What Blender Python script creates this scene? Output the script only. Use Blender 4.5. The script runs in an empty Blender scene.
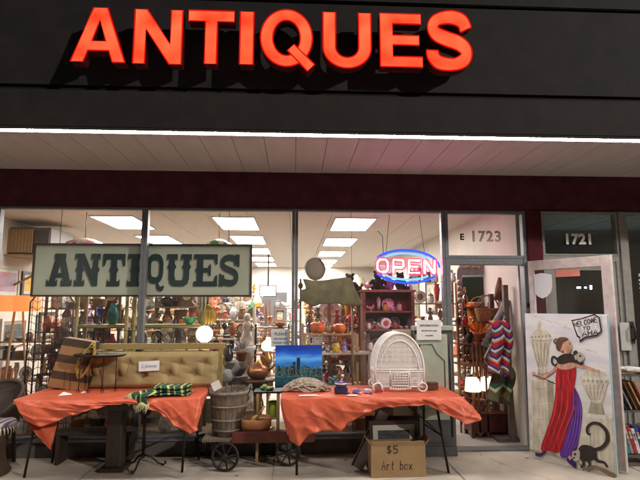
import bpy, math, random
from mathutils import Vector, Matrix
from mathutils.geometry import tessellate_polygon
PI=math.pi; R=math.radians
rnd=random.Random(7)
scn=bpy.context.scene
COL=scn.collection
# ---------------------------------------------------------------- camera
FPX=495.0; CAM=Vector((0,-5.7,1.62)); PIT=R(7.5); YAW=R(2.9)
fw=Vector((math.sin(YAW)*math.cos(PIT),math.cos(YAW)*math.cos(PIT),math.sin(PIT)))
rt=Vector((math.cos(YAW),-math.sin(YAW),0)); up=rt.cross(fw)
def ray(x,y): return fw+rt*((x-320)/FPX)+up*((240-y)/FPX)
def P(x,y,Y):
    r=ray(x,y); return CAM+r*((Y-CAM.y)/r.y)
def PX(x,Y,y=306): return P(x,y,Y).x
def PZ(y,Y,x=295): return P(x,y,Y).z
def G(x,y,z):
    r=ray(x,y); return CAM+r*((z-CAM.z)/r.z)
cd=bpy.data.cameras.new('camera'); cam=bpy.data.objects.new('camera',cd); COL.objects.link(cam)
cd.sensor_width=36; cd.lens=36*FPX/640; cd.clip_end=400; cd.clip_start=.05
mt=Matrix((rt,up,-fw)).transposed().to_4x4(); mt.translation=CAM; cam.matrix_world=mt
scn.camera=cam
# ---------------------------------------------------------------- materials
MATS={}
def mat(key,col=(.5,.5,.5),rough=.6,metal=0,var=.15,scale=12,bump=.1,kind=None,**kw):
    if key in MATS: return MATS[key]
    m=bpy.data.materials.new(key); m.use_nodes=True; MATS[key]=m
    nt=m.node_tree; N=nt.nodes; L=nt.links; b=N['Principled BSDF']
    b.inputs['Base Color'].default_value=(*col,1); b.inputs['Roughness'].default_value=rough; b.inputs['Metallic'].default_value=metal
    if 'spec' in kw: b.inputs['Specular IOR Level'].default_value=kw['spec']
    tc=N.new('ShaderNodeTexCoord')
    def noise(sc,det=4,vec=None):
        n=N.new('ShaderNodeTexNoise'); n.inputs['Scale'].default_value=sc; n.inputs['Detail'].default_value=det
        L.new(vec or tc.outputs['Object'],n.inputs['Vector']); return n
    if var>0:
        mp=None
        if 'stretch' in kw:
            mp=N.new('ShaderNodeMapping'); mp.inputs['Scale'].default_value=kw['stretch']; L.new(tc.outputs['Object'],mp.inputs['Vector'])
        n=noise(scale,5,mp.outputs[0] if mp else None)
        r=N.new('ShaderNodeValToRGB'); r.color_ramp.elements[0].position=.3; r.color_ramp.elements[1].position=.7
        c2=kw.get('col2')
        lo=tuple(max(0,c*(1-var)) for c in col) if c2 is None else c2
        hi=tuple(min(1,c*(1+var)) for c in col) if c2 is None else col
        r.color_ramp.elements[0].color=(*lo,1); r.color_ramp.elements[1].color=(*hi,1)
        L.new(n.outputs['Fac'],r.inputs['Fac']); L.new(r.outputs['Color'],b.inputs['Base Color'])
    if bump>0:
        n2=noise(scale*kw.get('bs',4),3); bp=N.new('ShaderNodeBump'); bp.inputs['Strength'].default_value=bump; bp.inputs['Distance'].default_value=kw.get('bd',.01)
        L.new(n2.outputs['Fac'],bp.inputs['Height']); L.new(bp.outputs['Normal'],b.inputs['Normal'])
    if 'emit' in kw:
        b.inputs['Emission Color'].default_value=(*kw['emit'],1); b.inputs['Emission Strength'].default_value=kw['es']
    if kind=='glass':   # thin clear glazing or glassware
        out=N['Material Output']; tr=N.new('ShaderNodeBsdfTransparent'); gl=N.new('ShaderNodeBsdfGlossy'); mx=N.new('ShaderNodeMixShader')
        tr.inputs['Color'].default_value=(*col,1); gl.inputs['Roughness'].default_value=rough
        lw=N.new('ShaderNodeLayerWeight'); lw.inputs['Blend'].default_value=.5
        pw=N.new('ShaderNodeMath'); pw.operation='POWER'; pw.inputs[1].default_value=kw.get('pw',4); L.new(lw.outputs['Facing'],pw.inputs[0])
        ma=N.new('ShaderNodeMath'); ma.operation='MULTIPLY_ADD'; ma.inputs[1].default_value=kw.get('ga',.8); ma.inputs[2].default_value=kw.get('gb',.04); L.new(pw.outputs[0],ma.inputs[0])
        L.new(ma.outputs[0],mx.inputs[0]); L.new(tr.outputs[0],mx.inputs[1]); L.new(gl.outputs[0],mx.inputs[2]); last=mx
        if kw.get('dirt'):
            df=N.new('ShaderNodeBsdfDiffuse'); df.inputs[0].default_value=(.75,.72,.68,1); m3=N.new('ShaderNodeMixShader')
            mp=N.new('ShaderNodeMapping'); mp.inputs['Scale'].default_value=(1,1,.35); L.new(tc.outputs['Object'],mp.inputs[0])
            n1=noise(2.2,6,mp.outputs[0]); rr=N.new('ShaderNodeMapRange'); rr.inputs[1].default_value=.42; rr.inputs[2].default_value=.75; rr.inputs[3].default_value=kw['dirt']*.25; rr.inputs[4].default_value=kw['dirt']; L.new(n1.outputs['Fac'],rr.inputs[0])
            L.new(rr.outputs[0],m3.inputs[0]); L.new(mx.outputs[0],m3.inputs[1]); L.new(df.outputs[0],m3.inputs[2]); last=m3
        L.new(last.outputs[0],out.inputs['Surface'])
        N.remove(b)
    if kind=='emit':
        out=N['Material Output']; e=N.new('ShaderNodeEmission'); e.inputs['Color'].default_value=(*kw['emit'],1); e.inputs['Strength'].default_value=kw['es']
        L.new(e.outputs[0],out.inputs['Surface']); N.remove(b)
    return m
def stripes(key,c1,c2,axis=0,freq=10.,width=.5,rough=.7,bump=.0,nscale=6,soft=.03,dist=0.):
    """two colours alternating along an object axis"""
    m=mat(key,c1,rough,var=0,bump=0); nt=m.node_tree; N=nt.nodes; L=nt.links; b=N['Principled BSDF']
    tc=N.new('ShaderNodeTexCoord'); sp=N.new('ShaderNodeSeparateXYZ'); L.new(tc.outputs['Object'],sp.inputs[0])
    a=N.new('ShaderNodeMath'); a.operation='MULTIPLY'; a.inputs[1].default_value=freq; L.new(sp.outputs[axis],a.inputs[0])
    src=a
    if dist:
        n=N.new('ShaderNodeTexNoise'); n.inputs['Scale'].default_value=nscale; L.new(tc.outputs['Object'],n.inputs[0])
        q=N.new('ShaderNodeMath'); q.operation='MULTIPLY_ADD'; q.inputs[1].default_value=dist; L.new(n.outputs['Fac'],q.inputs[0]); L.new(a.outputs[0],q.inputs[2]); src=q
    f=N.new('ShaderNodeMath'); f.operation='FRACT'; L.new(src.outputs[0],f.inputs[0])
    r=N.new('ShaderNodeValToRGB'); e=r.color_ramp.elements; e[0].position=max(0,width-soft); e[0].color=(*c1,1); e[1].position=width; e[1].color=(*c2,1)
    L.new(f.outputs[0],r.inputs[0])
    n=N.new('ShaderNodeTexNoise'); n.inputs['Scale'].default_value=nscale*3; L.new(tc.outputs['Object'],n.inputs[0])
    mr=N.new('ShaderNodeMapRange'); mr.inputs[3].default_value=.75; mr.inputs[4].default_value=1.2; L.new(n.outputs['Fac'],mr.inputs[0])
    mx=N.new('ShaderNodeMix'); mx.data_type='RGBA'; mx.blend_type='MULTIPLY'; mx.inputs[0].default_value=1
    L.new(r.outputs[0],mx.inputs[6]); L.new(mr.outputs[0],mx.inputs[7]); L.new(mx.outputs[2],b.inputs['Base Color'])
    if bump:
        bp=N.new('ShaderNodeBump'); bp.inputs['Strength'].default_value=bump; bp.inputs['Distance'].default_value=.01; L.new(r.outputs[0],bp.inputs['Height']); L.new(bp.outputs[0],b.inputs['Normal'])
    return m
# ---------------------------------------------------------------- mesh builder
class MB:
    def __init__(s): s.v=[]; s.f=[]; s.m=[]; s.sm=[]; s.cur=0; s.X=None
    def _p(s,p):
        p=Vector(p)
        if s.X is not None: p=s.X@p
        s.v.append(p); return len(s.v)-1
    def face(s,idx,smooth=False): s.f.append(tuple(idx)); s.m.append(s.cur); s.sm.append(smooth)
    def quad(s,a,b,c,d): s.face([s._p(a),s._p(b),s._p(c),s._p(d)])
    def box(s,x0,x1,y0,y1,z0,z1):
        if x0>x1:x0,x1=x1,x0
        if y0>y1:y0,y1=y1,y0
        if z0>z1:z0,z1=z1,z0
        i=[s._p((x,y,z)) for z in(z0,z1) for y in(y0,y1) for x in(x0,x1)]
        for q in((0,2,3,1),(4,5,7,6),(0,1,5,4),(2,6,7,3),(0,4,6,2),(1,3,7,5)): s.face([i[k] for k in q])
        return s
    def cbox(s,cx,cy,cz,sx,sy,sz): return s.box(cx-sx/2,cx+sx/2,cy-sy/2,cy+sy/2,cz-sz/2,cz+sz/2)
    def bar(s,a,b,w,h=None,upv=(0,0,1)):
        a=Vector(a);b=Vector(b);h=h or w;d=(b-a).normalized();u=Vector(upv)
        if abs(d.dot(u))>.98:u=Vector((0,1,0))
        x=d.cross(u).normalized();y=x.cross(d)
        i=[s._p(p+x*sx*w/2+y*sy*h/2) for p in(a,b) for sx,sy in((-1,-1),(1,-1),(1,1),(-1,1))]
        for q in((3,2,1,0),(4,5,6,7),(0,1,5,4),(1,2,6,5),(2,3,7,6),(3,0,4,7)): s.face([i[k] for k in q])
        return s
    def tube(s,pts,r,n=8,closed=False,caps=True,rz=1.0):
        pts=[Vector(p) for p in pts]; k=len(pts); rs=r if isinstance(r,(list,tuple)) else [r]*k; rings=[]; prev=None
        for i,p in enumerate(pts):
            if closed: d=pts[(i+1)%k]-pts[i-1]
            else: d=pts[min(i+1,k-1)]-pts[max(i-1,0)]
            if d.length<1e-9:d=Vector((0,0,1))
            d.normalize()
            if prev is None:
                u=Vector((0,0,1)) if abs(d.z)<.9 else Vector((0,1,0)); x=d.cross(u).normalized()
            else:
                x=(prev-d*prev.dot(d))
                x=x.normalized() if x.length>1e-6 else d.orthogonal().normalized()
            prev=x; y=d.cross(x)
            rings.append([s._p(p+(x*math.cos(2*PI*j/n)+y*math.sin(2*PI*j/n)*rz)*rs[i]) for j in range(n)])
        m=k if closed else k-1
        for i in range(m):
            A=rings[i];B=rings[(i+1)%k]
            for j in range(n): s.face((A[j],A[(j+1)%n],B[(j+1)%n],B[j]),True)
        if caps and not closed: s.face(rings[0][::-1]); s.face(rings[-1])
        return s
    def lathe(s,prof,n=20,c=(0,0,0),wob=None,sx=1,sy=1,smooth=True):
        rings=[]
        for r,z in prof:
            if r<1e-5: rings.append([s._p((c[0],c[1],c[2]+z))])
            else: rings.append([s._p((c[0]+sx*r*(wob(j*2*PI/n,z) if wob else 1)*math.cos(2*PI*j/n),c[1]+sy*r*(wob(j*2*PI/n,z) if wob else 1)*math.sin(2*PI*j/n),c[2]+z)) for j in range(n)])
        for A,B in zip(rings,rings[1:]):
            if len(A)==1 and len(B)==1: continue
            for j in range(n):
                k=(j+1)%n
                if len(A)==1: s.face((A[0],B[k],B[j]),smooth)
                elif len(B)==1: s.face((A[j],A[k],B[0]),smooth)
                else: s.face((A[j],A[k],B[k],B[j]),smooth)
        return s
    def ball(s,c,r,n=12,sx=1,sy=1,sz=1,wob=None):
        return s.lathe([(r*math.sin(PI*i/8),-r*sz*math.cos(PI*i/8)) for i in range(9)],n,c,wob,sx,sy)
    def prism(s,loops,y0,y1,flat=False):
        """loops: list of 2D loops in XZ; first outer then holes. front at y0 (towards -y), back y1"""
        V=[[Vector((p[0],p[1],0)) for p in lp] for lp in loops]
        tri=tessellate_polygon(V); fl=[p for lp in V for p in lp]
        a=[s._p((p.x,y0,p.y)) for p in fl]
        for t in tri:
            n=(fl[t[1]]-fl[t[0]]).cross(fl[t[2]]-fl[t[0]]).z
            s.face([a[k] for k in (t if n>0 else t[::-1])])
        if flat: return s
        b=[s._p((p.x,y1,p.y)) for p in fl]
        for t in tri:
            n=(fl[t[1]]-fl[t[0]]).cross(fl[t[2]]-fl[t[0]]).z
            s.face([b[k] for k in (t if n<0 else t[::-1])])
        o=0
        for lp in V:
            k=len(lp)
            for j in range(k): s.face((a[o+j],b[o+j],b[o+(j+1)%k],a[o+(j+1)%k]))
            o+=k
        return s
    def grid(s,fn,nu,nv,smooth=True,closed_u=False):
        g=[[s._p(fn(i/nu,j/nv)) for j in range(nv+1)] for i in range(nu+1)]
        for i in range(nu):
            for j in range(nv): s.face((g[i][j],g[i+1][j],g[i+1][j+1],g[i][j+1]),smooth)
        return s
    def mesh(s,name,mats):
        me=bpy.data.meshes.new(name); me.from_pydata([tuple(v) for v in s.v],[],s.f)
        for m in (mats if isinstance(mats,(list,tuple)) else [mats]): me.materials.append(m)
        me.polygons.foreach_set('material_index',s.m); me.polygons.foreach_set('use_smooth',s.sm); me.update(); return me
    def build(s,name,mats,parent=None,loc=(0,0,0),rz=0,bev=0,solid=0,label=None,cat=None,group=None,kind=None,sub=0,scale=1,rot=None):
        o=bpy.data.objects.new(name,s.mesh(name,mats)); COL.objects.link(o)
        o.location=loc; o.rotation_euler=rot or (0,0,rz); o.parent=parent
        if scale!=1:o.scale=(scale,)*3
        if solid:
            q=o.modifiers.new('s','SOLIDIFY'); q.thickness=solid
        if sub:
            q=o.modifiers.new('u','SUBSURF'); q.levels=sub; q.render_levels=sub
        if bev:
            q=o.modifiers.new('b','BEVEL'); q.width=bev; q.segments=2; q.limit_method='ANGLE'; q.angle_limit=R(40)
        tag(o,label,cat,group,kind); return o
def tag(o,label=None,cat=None,group=None,kind=None):
    if label:o['label']=label
    if cat:o['category']=cat
    if group:o['group']=group
    if kind:o['kind']=kind
    return o
def thing(name,label,cat,loc=(0,0,0),rz=0,group=None,rot=None):
    o=bpy.data.objects.new(name,None); COL.objects.link(o); o.location=loc; o.rotation_euler=rot or (0,0,rz); o.empty_display_size=.1
    return tag(o,label,cat,group)
def copy_tree(root,label=None,loc=None,rz=None,scale=None,group=None):
    c=root.copy(); COL.objects.link(c)
    for ch in list(root.children):
        d=ch.copy(); COL.objects.link(d); d.parent=c
        for g in list(ch.children):
            e=g.copy(); COL.objects.link(e); e.parent=d
    if label:c['label']=label
    if group:c['group']=group
    if loc is not None:c.location=loc
    if rz is not None:c.rotation_euler=(0,0,rz)
    if scale is not None:c.scale=(scale,)*3
    return c
def arc(cx,cy,rx,ry,a0,a1,n=16): return [(cx+rx*math.cos(R(a0+(a1-a0)*i/n)),cy+ry*math.sin(R(a0+(a1-a0)*i/n))) for i in range(n+1)]
def ribbon(pts,w):
    """flat polygon outline round a 2D polyline"""
    L=[];Rr=[];k=len(pts)
    for i in range(k):
        a=Vector(pts[max(i-1,0)]);b=Vector(pts[min(i+1,k-1)]);d=(b-a)
        if d.length<1e-9:d=Vector((1,0))
        d.normalize(); n=Vector((-d.y,d.x)); p=Vector(pts[i]); ww=w[i] if isinstance(w,list) else w
        L.append(tuple(p+n*ww/2)); Rr.append(tuple(p-n*ww/2))
    return L+Rr[::-1]
def smoothline(pts,n=6):
    out=[];k=len(pts)
    for i in range(k-1):
        p0=Vector(pts[max(i-1,0)]);p1=Vector(pts[i]);p2=Vector(pts[i+1]);p3=Vector(pts[min(i+2,k-1)])
        for j in range(n):
            t=j/n; out.append(tuple(.5*((2*p1)+(p2-p0)*t+(2*p0-5*p1+4*p2-p3)*t*t+(3*p1-p0-3*p2+p3)*t**3)))
    out.append(tuple(pts[-1])); return out
# ---------------------------------------------------------------- letters
def bold_glyph(ch):
    """Grotesque capitals in a unit box; list of pieces, each a list of loops"""
    if ch=='A': return [[[(0,0),(.23,0),(.305,.21),(.695,.21),(.77,0),(1,0),(.63,1),(.37,1)],[(.37,.38),(.63,.38),(.5,.78)]]]
    if ch=='N': return [[[(0,0),(.24,0),(.24,.64),(.75,0),(1,0),(1,1),(.76,1),(.76,.36),(.25,1),(0,1)]]]
    if ch=='T': return [[[(.37,0),(.63,0),(.63,.8),(1,.8),(1,1),(0,1),(0,.8),(.37,.8)]]]
    if ch=='I': return [[[(0,0),(1,0),(1,1),(0,1)]]]
    if ch=='U': return [[[(0,1),(0,.36)]+arc(.5,.36,.5,.38,180,360,20)[1:]+[(1,1),(.74,1),(.74,.36)]+arc(.5,.36,.24,.19,360,180,14)[1:]+[(.26,1)]]]
    if ch=='E': return [[[(0,0),(1,0),(1,.19),(.3,.19),(.3,.41),(.93,.41),(.93,.59),(.3,.59),(.3,.81),(.98,.81),(.98,1),(0,1)]]]
    if ch=='Q': return [[arc(.48,.51,.48,.51,0,360,40)[:-1],arc(.48,.51,.255,.32,0,360,32)[:-1]],[[(.50,.27),(.62,.38),(1.0,.03),(.87,-.09)]]]
    if ch=='S':
        cl=smoothline([(.87,.70),(.80,.84),(.62,.905),(.42,.905),(.22,.85),(.14,.73),(.22,.61),(.45,.53),(.70,.46),(.85,.35),(.83,.20),(.66,.11),(.45,.095),(.24,.13),(.13,.24),(.12,.33)],5)
        return [[ribbon(cl,[.2+.06*abs(math.cos(i/len(cl)*PI*2)) for i in range(len(cl))])]]
    return []
def slab_glyph(ch):
    """Western slab capitals with side spurs, unit box, overlapping pieces"""
    def stem(x,w,z0=.0,z1=1.): # stem with mid spurs
        m=(z0+z1)/2
        return [(x-w/2,z0),(x+w/2,z0),(x+w/2,m-.1),(x+w/2+.07,m),(x+w/2,m+.1),(x+w/2,z1),(x-w/2,z1),(x-w/2,m+.1),(x-w/2-.07,m),(x-w/2,m-.1)]
    def slab(x0,x1,z0,up_=1,h=.14):
        d=.07*up_
        return [(x0,z0),(x1,z0),(x1,z0+h*up_+d),(x1-.06,z0+h*up_),(x0+.06,z0+h*up_),(x0,z0+h*up_+d)]
    if ch=='A': return [[(.08,.05),(.30,.05),(.60,.95),(.34,.95)],[(.70,.05),(.96,.05),(.66,.95),(.42,.95)],[(.3,.26),(.72,.26),(.72,.4),(.3,.4)],slab(0,.42,0),slab(.58,1,0),slab(.28,.72,1,-1,.1)]
    if ch=='N': return [stem(.2,.2),stem(.82,.2),[(.1,1),(.36,1),(.92,.02),(.72,0)],slab(0,.4,0),slab(.64,1,1,-1),slab(0,.36,1,-1)]
    if ch=='T': return [stem(.5,.26),slab(.22,.78,0),[(0,1),(1,1),(1,.62),(.93,.62),(.85,.83),(.15,.83),(.07,.62),(0,.62)]]
    if ch=='I': return [stem(.5,.44),slab(.05,.95,0),slab(.05,.95,1,-1)]
    if ch=='U': return [stem(.2,.22,.2,1),stem(.8,.22,.2,1),[(.09,.3),(.31,.32),(.36,.18),(.64,.18),(.69,.32),(.91,.3),(.86,.08),(.72,0),(.28,0),(.14,.08)],slab(0,.42,1,-1),slab(.58,1,1,-1)]
    if ch=='E': return [stem(.26,.26),[(0,0),(1,0),(1,.34),(.93,.34),(.84,.15),(0,.15)],[(0,1),(1,1),(1,.68),(.93,.68),(.84,.85),(0,.85)],[(.3,.43),(.6,.43),(.66,.32),(.72,.32),(.72,.68),(.66,.68),(.6,.57),(.3,.57)]]
    if ch=='Q':
        return [ribbon(smoothline([(.5,.9),(.28,.86),(.16,.72),(.15,.5),(.17,.28),(.28,.13),(.5,.09),(.72,.13),(.83,.28),(.85,.5),(.84,.72),(.72,.86),(.5,.9)],4),.22),
                ribbon(smoothline([(.45,.12),(.62,.02),(.72,-.16),(.9,-.2),(1.02,-.1)],4),[.1]*6+[.16]*8+[.1]*3),[(.02,.5),(.12,.6),(.12,.4)]]
    if ch=='S':
        cl=smoothline([(.84,.66),(.78,.84),(.5,.9),(.24,.84),(.17,.7),(.28,.58),(.72,.44),(.83,.3),(.76,.14),(.5,.1),(.22,.16),(.15,.34)],5)
        return [ribbon(cl,.2),[(.76,1),(.97,1),(.97,.6),(.88,.62)],[(.03,0),(.24,0),(.12,.38),(.03,.4)]]
    return []
STROKE={'W':[[(0,1),(.25,0),(.5,.7),(.75,0),(1,1)]],'E':[[(.9,1),(.05,.97),(.1,0),(1,.04)],[(.08,.52),(.8,.55)]],'L':[[(.1,1),(.08,0),(.95,.04)]],
'C':[[(.95,.85),(.6,1),(.2,.85),(.05,.45),(.25,.08),(.65,0),(.95,.2)]],'O':[[(.5,1),(.1,.8),(.05,.35),(.35,.0),(.8,.1),(.97,.55),(.8,.92),(.5,1)]],
'M':[[(0,0),(.15,1),(.5,.35),(.85,1),(1,0)]],'T':[[(0,.95),(1,1)],[(.5,.97),(.48,0)]],'A':[[(0,0),(.5,1),(1,0)],[(.15,.38),(.88,.4)]],'H':[[(.05,1),(.08,0)],[(.9,1),(.95,0)],[(.05,.5),(.95,.52)]],
'$':[[(.9,.85),(.5,.95),(.12,.78),(.3,.56),(.8,.42),(.85,.18),(.45,.06),(.05,.18)],[(.5,1.12),(.45,-.12)]],'5':[[(.95,1),(.2,.98),(.15,.58),(.6,.62),(.95,.38),(.75,.06),(.3,0),(.05,.15)]],
'r':[[(.2,.6),(.2,0)],[(.2,.35),(.5,.6),(.85,.55)]],'t':[[(.5,.95),(.45,.1),(.8,0)],[(.1,.62),(.95,.64)]],'b':[[(.15,1),(.12,0)],[(.12,.1),(.7,.02),(.9,.3),(.65,.58),(.14,.45)]],'o':[[(.5,.58),(.12,.45),(.12,.1),(.5,0),(.88,.15),(.86,.48),(.5,.58)]],'x':[[(.05,.6),(.9,0)],[(.9,.6),(.1,0)]]}
def handwrite(mb,txt,x,z,h,w,thick,y,gap=.3,slant=0.,rise=0.):
    i=0
    for ch in txt:
        if ch!=' ':
            for st in STROKE[ch]:
                pts=[(x+(px_+slant*pz)*w, z+rise*(x)+pz*h) for px_,pz in st]
                if len(pts)>2: pts=smoothline(pts,3) if ch in 'OoC$5rb' else pts
                mb.prism([ribbon(pts,thick)],y-.0002*(i%5+1),y,flat=True); i+=1
                for q in pts[1:-1]:
                    mb.prism([[(q[0]+thick/2*math.cos(k*PI/3),q[1]+thick/2*math.sin(k*PI/3)) for k in range(6)]],y-.0002*(i%5+1),y,flat=True); i+=1
        x+=w*(1+gap)
def text_mesh(txt,size,extrude=.001,offset=0,align='LEFT',shear=0,space=1.):
    cu=bpy.data.curves.new('txt','FONT'); cu.body=txt; cu.size=size; cu.extrude=extrude; cu.offset=offset; cu.align_x=align; cu.shear=shear; cu.space_character=space; cu.resolution_u=3
    o=bpy.data.objects.new('txt',cu); COL.objects.link(o); bpy.context.view_layer.update()
    me=bpy.data.meshes.new_from_object(o.evaluated_get(bpy.context.evaluated_depsgraph_get())); bpy.data.objects.remove(o); return me
def text_obj(name,txt,size,m,parent=None,loc=(0,0,0),rz=0,extrude=.001,offset=0,align='LEFT',**kw):
    me=text_mesh(txt,size,extrude,offset,align,kw.pop('shear',0),kw.pop('space',1.)); me.materials.clear(); me.materials.append(m)
    o=bpy.data.objects.new(name,me); COL.objects.link(o); o.parent=parent; o.location=loc; o.rotation_euler=(R(90),0,rz); tag(o,**kw); return o
# ================================================================ materials used widely
alu=mat('brushed_aluminium',(.20,.21,.23),.45,.5,.12,30,.05)
paleal=mat('painted_pale_frame',(.62,.53,.52),.5,.1,.15,14,.08)
fascia_m=mat('fascia_panel',(.030,.025,.026),.75,0,.22,5,.15)
darkgap=mat('dark_gap',(.012,.009,.010),.8,0,.1,8,0)
maroon=mat('maroon_paint',(.080,.014,.021),.8,0,.25,6,.12,spec=.15)
header_m=mat('maroon_header',(.095,.030,.042),.9,0,.25,6,.12,spec=.08)
concrete=mat('concrete',(.36,.33,.29),.85,0,.22,3,.35,bs=14)
glass_m=mat('window_glass',(.97,.98,.98),.02,kind='glass',gb=.07,ga=.8,pw=4,dirt=.07)
darkglass=mat('dark_window_glass',(.85,.87,.87),.02,kind='glass',gb=.12,ga=.8,pw=4,dirt=.05)
blackm=mat('black_iron',(.012,.012,.013),.5,.3,.3,20,.1)
white=mat('white_paint',(.78,.76,.73),.5,0,.05,8,.05)
paper=mat('white_paper',(.72,.72,.70),.7,0,.06,30,.05)
ink=mat('grey_ink',(.16,.17,.18),.7,0,0,1,0)
black_ink=mat('black_ink',(.012,.012,.012),.6,0,0,1,0)
# ================================================================ ground
mb=MB()
mb.box(-14,16,-3.9,.0,-.13,0); sw=mb.build('sidewalk',mat('sidewalk_concrete',(.42,.37,.31),.85,0,.30,1.6,.6,bs=50,bd=.004),kind='structure',label='pale concrete sidewalk in front of the shop windows')
mb=MB()
for x in (-7.4,-5.6,-3.8,-2.0,-.2,1.6,3.4,5.2): mb.box(x-.006,x+.006,-3.9,-.0,0.0005,.0035)
mb.build('sidewalk_joint',mat('joint_dark',(.22,.20,.17),.9,0,.2,9,0),parent=sw)
rc=random.Random(21)
for (cx,cy,ln,a0) in ((2.1,-.25,1.1,-1.2),(-1.3,-.6,.8,-.4),(.3,-1.0,1.2,.3),(-3.0,-.9,.9,.8)):
    pts=[(cx,cy)]; a_=a0
    for i in range(14): a_+=rc.uniform(-.5,.5); a_=a0+(a_-a0)*.8; pts.append((pts[-1][0]+ln/14*math.cos(a_),pts[-1][1]+ln/14*math.sin(a_)))
    mb=MB(); w_=[.0055*(1-i/16) for i in range(15)]; rb=ribbon(pts,w_); n_=len(pts)
    for i in range(n_-1): mb.quad((rb[i][0],rb[i][1],.0025),(rb[2*n_-1-i][0],rb[2*n_-1-i][1],.0025),(rb[2*n_-2-i][0],rb[2*n_-2-i][1],.0025),(rb[i+1][0],rb[i+1][1],.0025))
    mb.build('crack',mat('crack_dark',(.09,.08,.065),.9,0,0,1,0),parent=sw)
mb=MB()
for i in range(26):
    x_,y_,r_=rc.uniform(-3.4,4),rc.uniform(-1.6,-.1),rc.uniform(.008,.022); i_=[mb._p((x_+r_*math.cos(k*PI/5)*rc.uniform(.8,1.2),y_+r_*math.sin(k*PI/5),.003)) for k in range(10)]; mb.face(i_)
tag(mb.build('gum_spots',mat('gum_dark',(.12,.105,.09),.8,0,.2,30,0),parent=sw),kind='stuff')
mb=MB(); mb.box(-14,16,-4.05,-3.9,-.13,.0); mb.build('kerb',concrete,kind='structure')
mb=MB(); mb.quad((-120,-160,-.135),(120,-160,-.135),(120,-4.0,-.135),(-120,-4.0,-.135)); mb.build('parking_lot',mat('asphalt',(.05,.05,.052),.85,0,.3,4,.5,bs=30),kind='structure')
mb=MB()
for x in range(-12,14,3): mb.box(x-.05,x+.05,-9.5,-4.6,-.134,-.1315)
mb.build('parking_line',mat('line_paint',(.6,.6,.56),.7,0,.2,9,.1),kind='structure')
# ================================================================ the building with the antique shop
bld=thing('shop_building','long brown shop building with red lit letters on its fascia and a lit eave line','building',(0,0,0))
FY=-1.33
mb=MB()
mb.box(-9,10,FY,FY+.25,3.60,4.46); mb.box(-9,10,FY-.02,FY+.25,4.49,5.3)
mb.build('fascia',fascia_m,bld)
mb=MB(); mb.box(-9,10,FY-.015,FY+.25,3.205,3.545); mb.build('lower_fascia',mat('lower_fascia_panel',(.036,.030,.030),.75,0,.2,5,.15),bld)
mb=MB(); mb.box(-9,10,FY+.03,FY+.27,3.545,3.60); mb.box(-9,10,FY+.03,FY+.27,4.46,4.49); mb.build('fascia_groove',darkgap,bld)
mb=MB(); mb.box(-9,10,FY-.006,FY+.06,3.1745,3.205); mb.build('drip_edge',mat('drip_metal',(.05,.045,.04),.8,0,.1,9,0),bld)
mb=MB(); mb.box(-9,10,FY-.001,FY+.013,3.162,3.174); mb.build('eave_light',mat('eave_strip_light',kind='emit',emit=(1,.93,.86),es=400),bld,label='thin white light strip running along the eave')
mb=MB(); mb.box(-9,10,FY+.016,FY+.024,3.153,3.1745); mb.build('added_light_baffle',darkgap,bld)  # added baffle, blocks the strip's direct light from the soffit
mb=MB()
x=-9.0
while x<10: mb.box(x+.0025,x+.2975,FY+.03,0,3.172+.001*(int(x*7)%2),3.20); x+=.3
mb.build('soffit',mat('soffit_boards',(.60,.565,.55),.7,0,.06,3,.1,stretch=(3,.4,1)),bld)
mb=MB(); mb.box(-9,10,FY+.03,.0,3.2,3.23); mb.build('soffit_backing',darkgap,bld)
mb=MB(); mb.box(-9,2.885,.0,.16,2.735,3.172); mb.box(2.885,10,.01,.16,2.735,3.172); mb.build('header',header_m,bld)
mb=MB(); mb.box(-9,10,0,.3,3.23,5.3); mb.build('upper_wall',darkgap,bld)
mb=MB(); mb.box(2.745,2.90,-.03,.16,0,2.735); mb.build('pillar',maroon,bld)
mb=MB(); mb.box(2.90,2.93,-.015,.16,0,2.735); mb.build('pillar_trim',maroon,bld)
mb=MB(); mb.box(-3.40,1.72,-.01,.14,0,.16); mb.build('knee_wall',mat('grimy_knee_wall',(.10,.085,.075),.8,0,.3,6,.3),bld)
mb=MB(); mb.box(-3.40,1.72,-.03,.14,.16,.185); mb.build('window_sill',alu,bld)
mb=MB(); mb.box(-9,-3.40,-.02,.16,0,2.735); mb.build('side_pier',maroon,bld)
def window(x0,x1,z0,z1,f=.045,m=alu,g=glass_m,label=None,parent=bld):
    mb=MB(); y0,y1=-.012,.07
    mb.box(x0,x0+f,y0,y1,z0,z1); mb.box(x1-f,x1,y0,y1,z0,z1)
    mb.box(x0+f,x1-f,y0+.004,y1,z0,z0+f*.8); mb.box(x0+f,x1-f,y0+.004,y1,z1-f*.8,z1)
    w=mb.build('window_frame',m,parent,bev=.004,label=label)
    mb=MB(); mb.quad((x0+f,.03,z0+f*.8),(x1-f,.03,z0+f*.8),(x1-f,.03,z1-f*.8),(x0+f,.03,z1-f*.8)); mb.build('pane',g,w)
    return w
window(-3.365,-1.722,.185,2.735,.034); window(-1.720,-.002,.185,2.735,.034); window(.0,1.755,.185,2.735,.034)
window(1.757,2.745,2.165,2.735,.045)
# numbers on the transom
E_=text_obj('number_lettering','E',.10,black_ink,bld,(P(460,240,0).x,-.0,PZ(238.5,0)),offset=.004)
text_obj('number_lettering','1723',.175,mat('white_vinyl',(.86,.80,.73),.6,0,0,1,0),bld,(P(470,240,0).x,-.0,PZ(240,0)),offset=.006,space=1.12)
# door frame, threshold
mb=MB(); mb.box(1.757,1.815,-.015,.10,.0,2.163); mb.box(2.69,2.745,-.015,.10,.0,2.163); mb.box(1.815,2.69,-.01,.10,2.09,2.163); mb.build('door_frame',alu,bld,bev=.004)
mb=MB(); mb.box(1.815,2.69,-.02,.14,.0,.018); mb.build('threshold',alu,bld)
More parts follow.
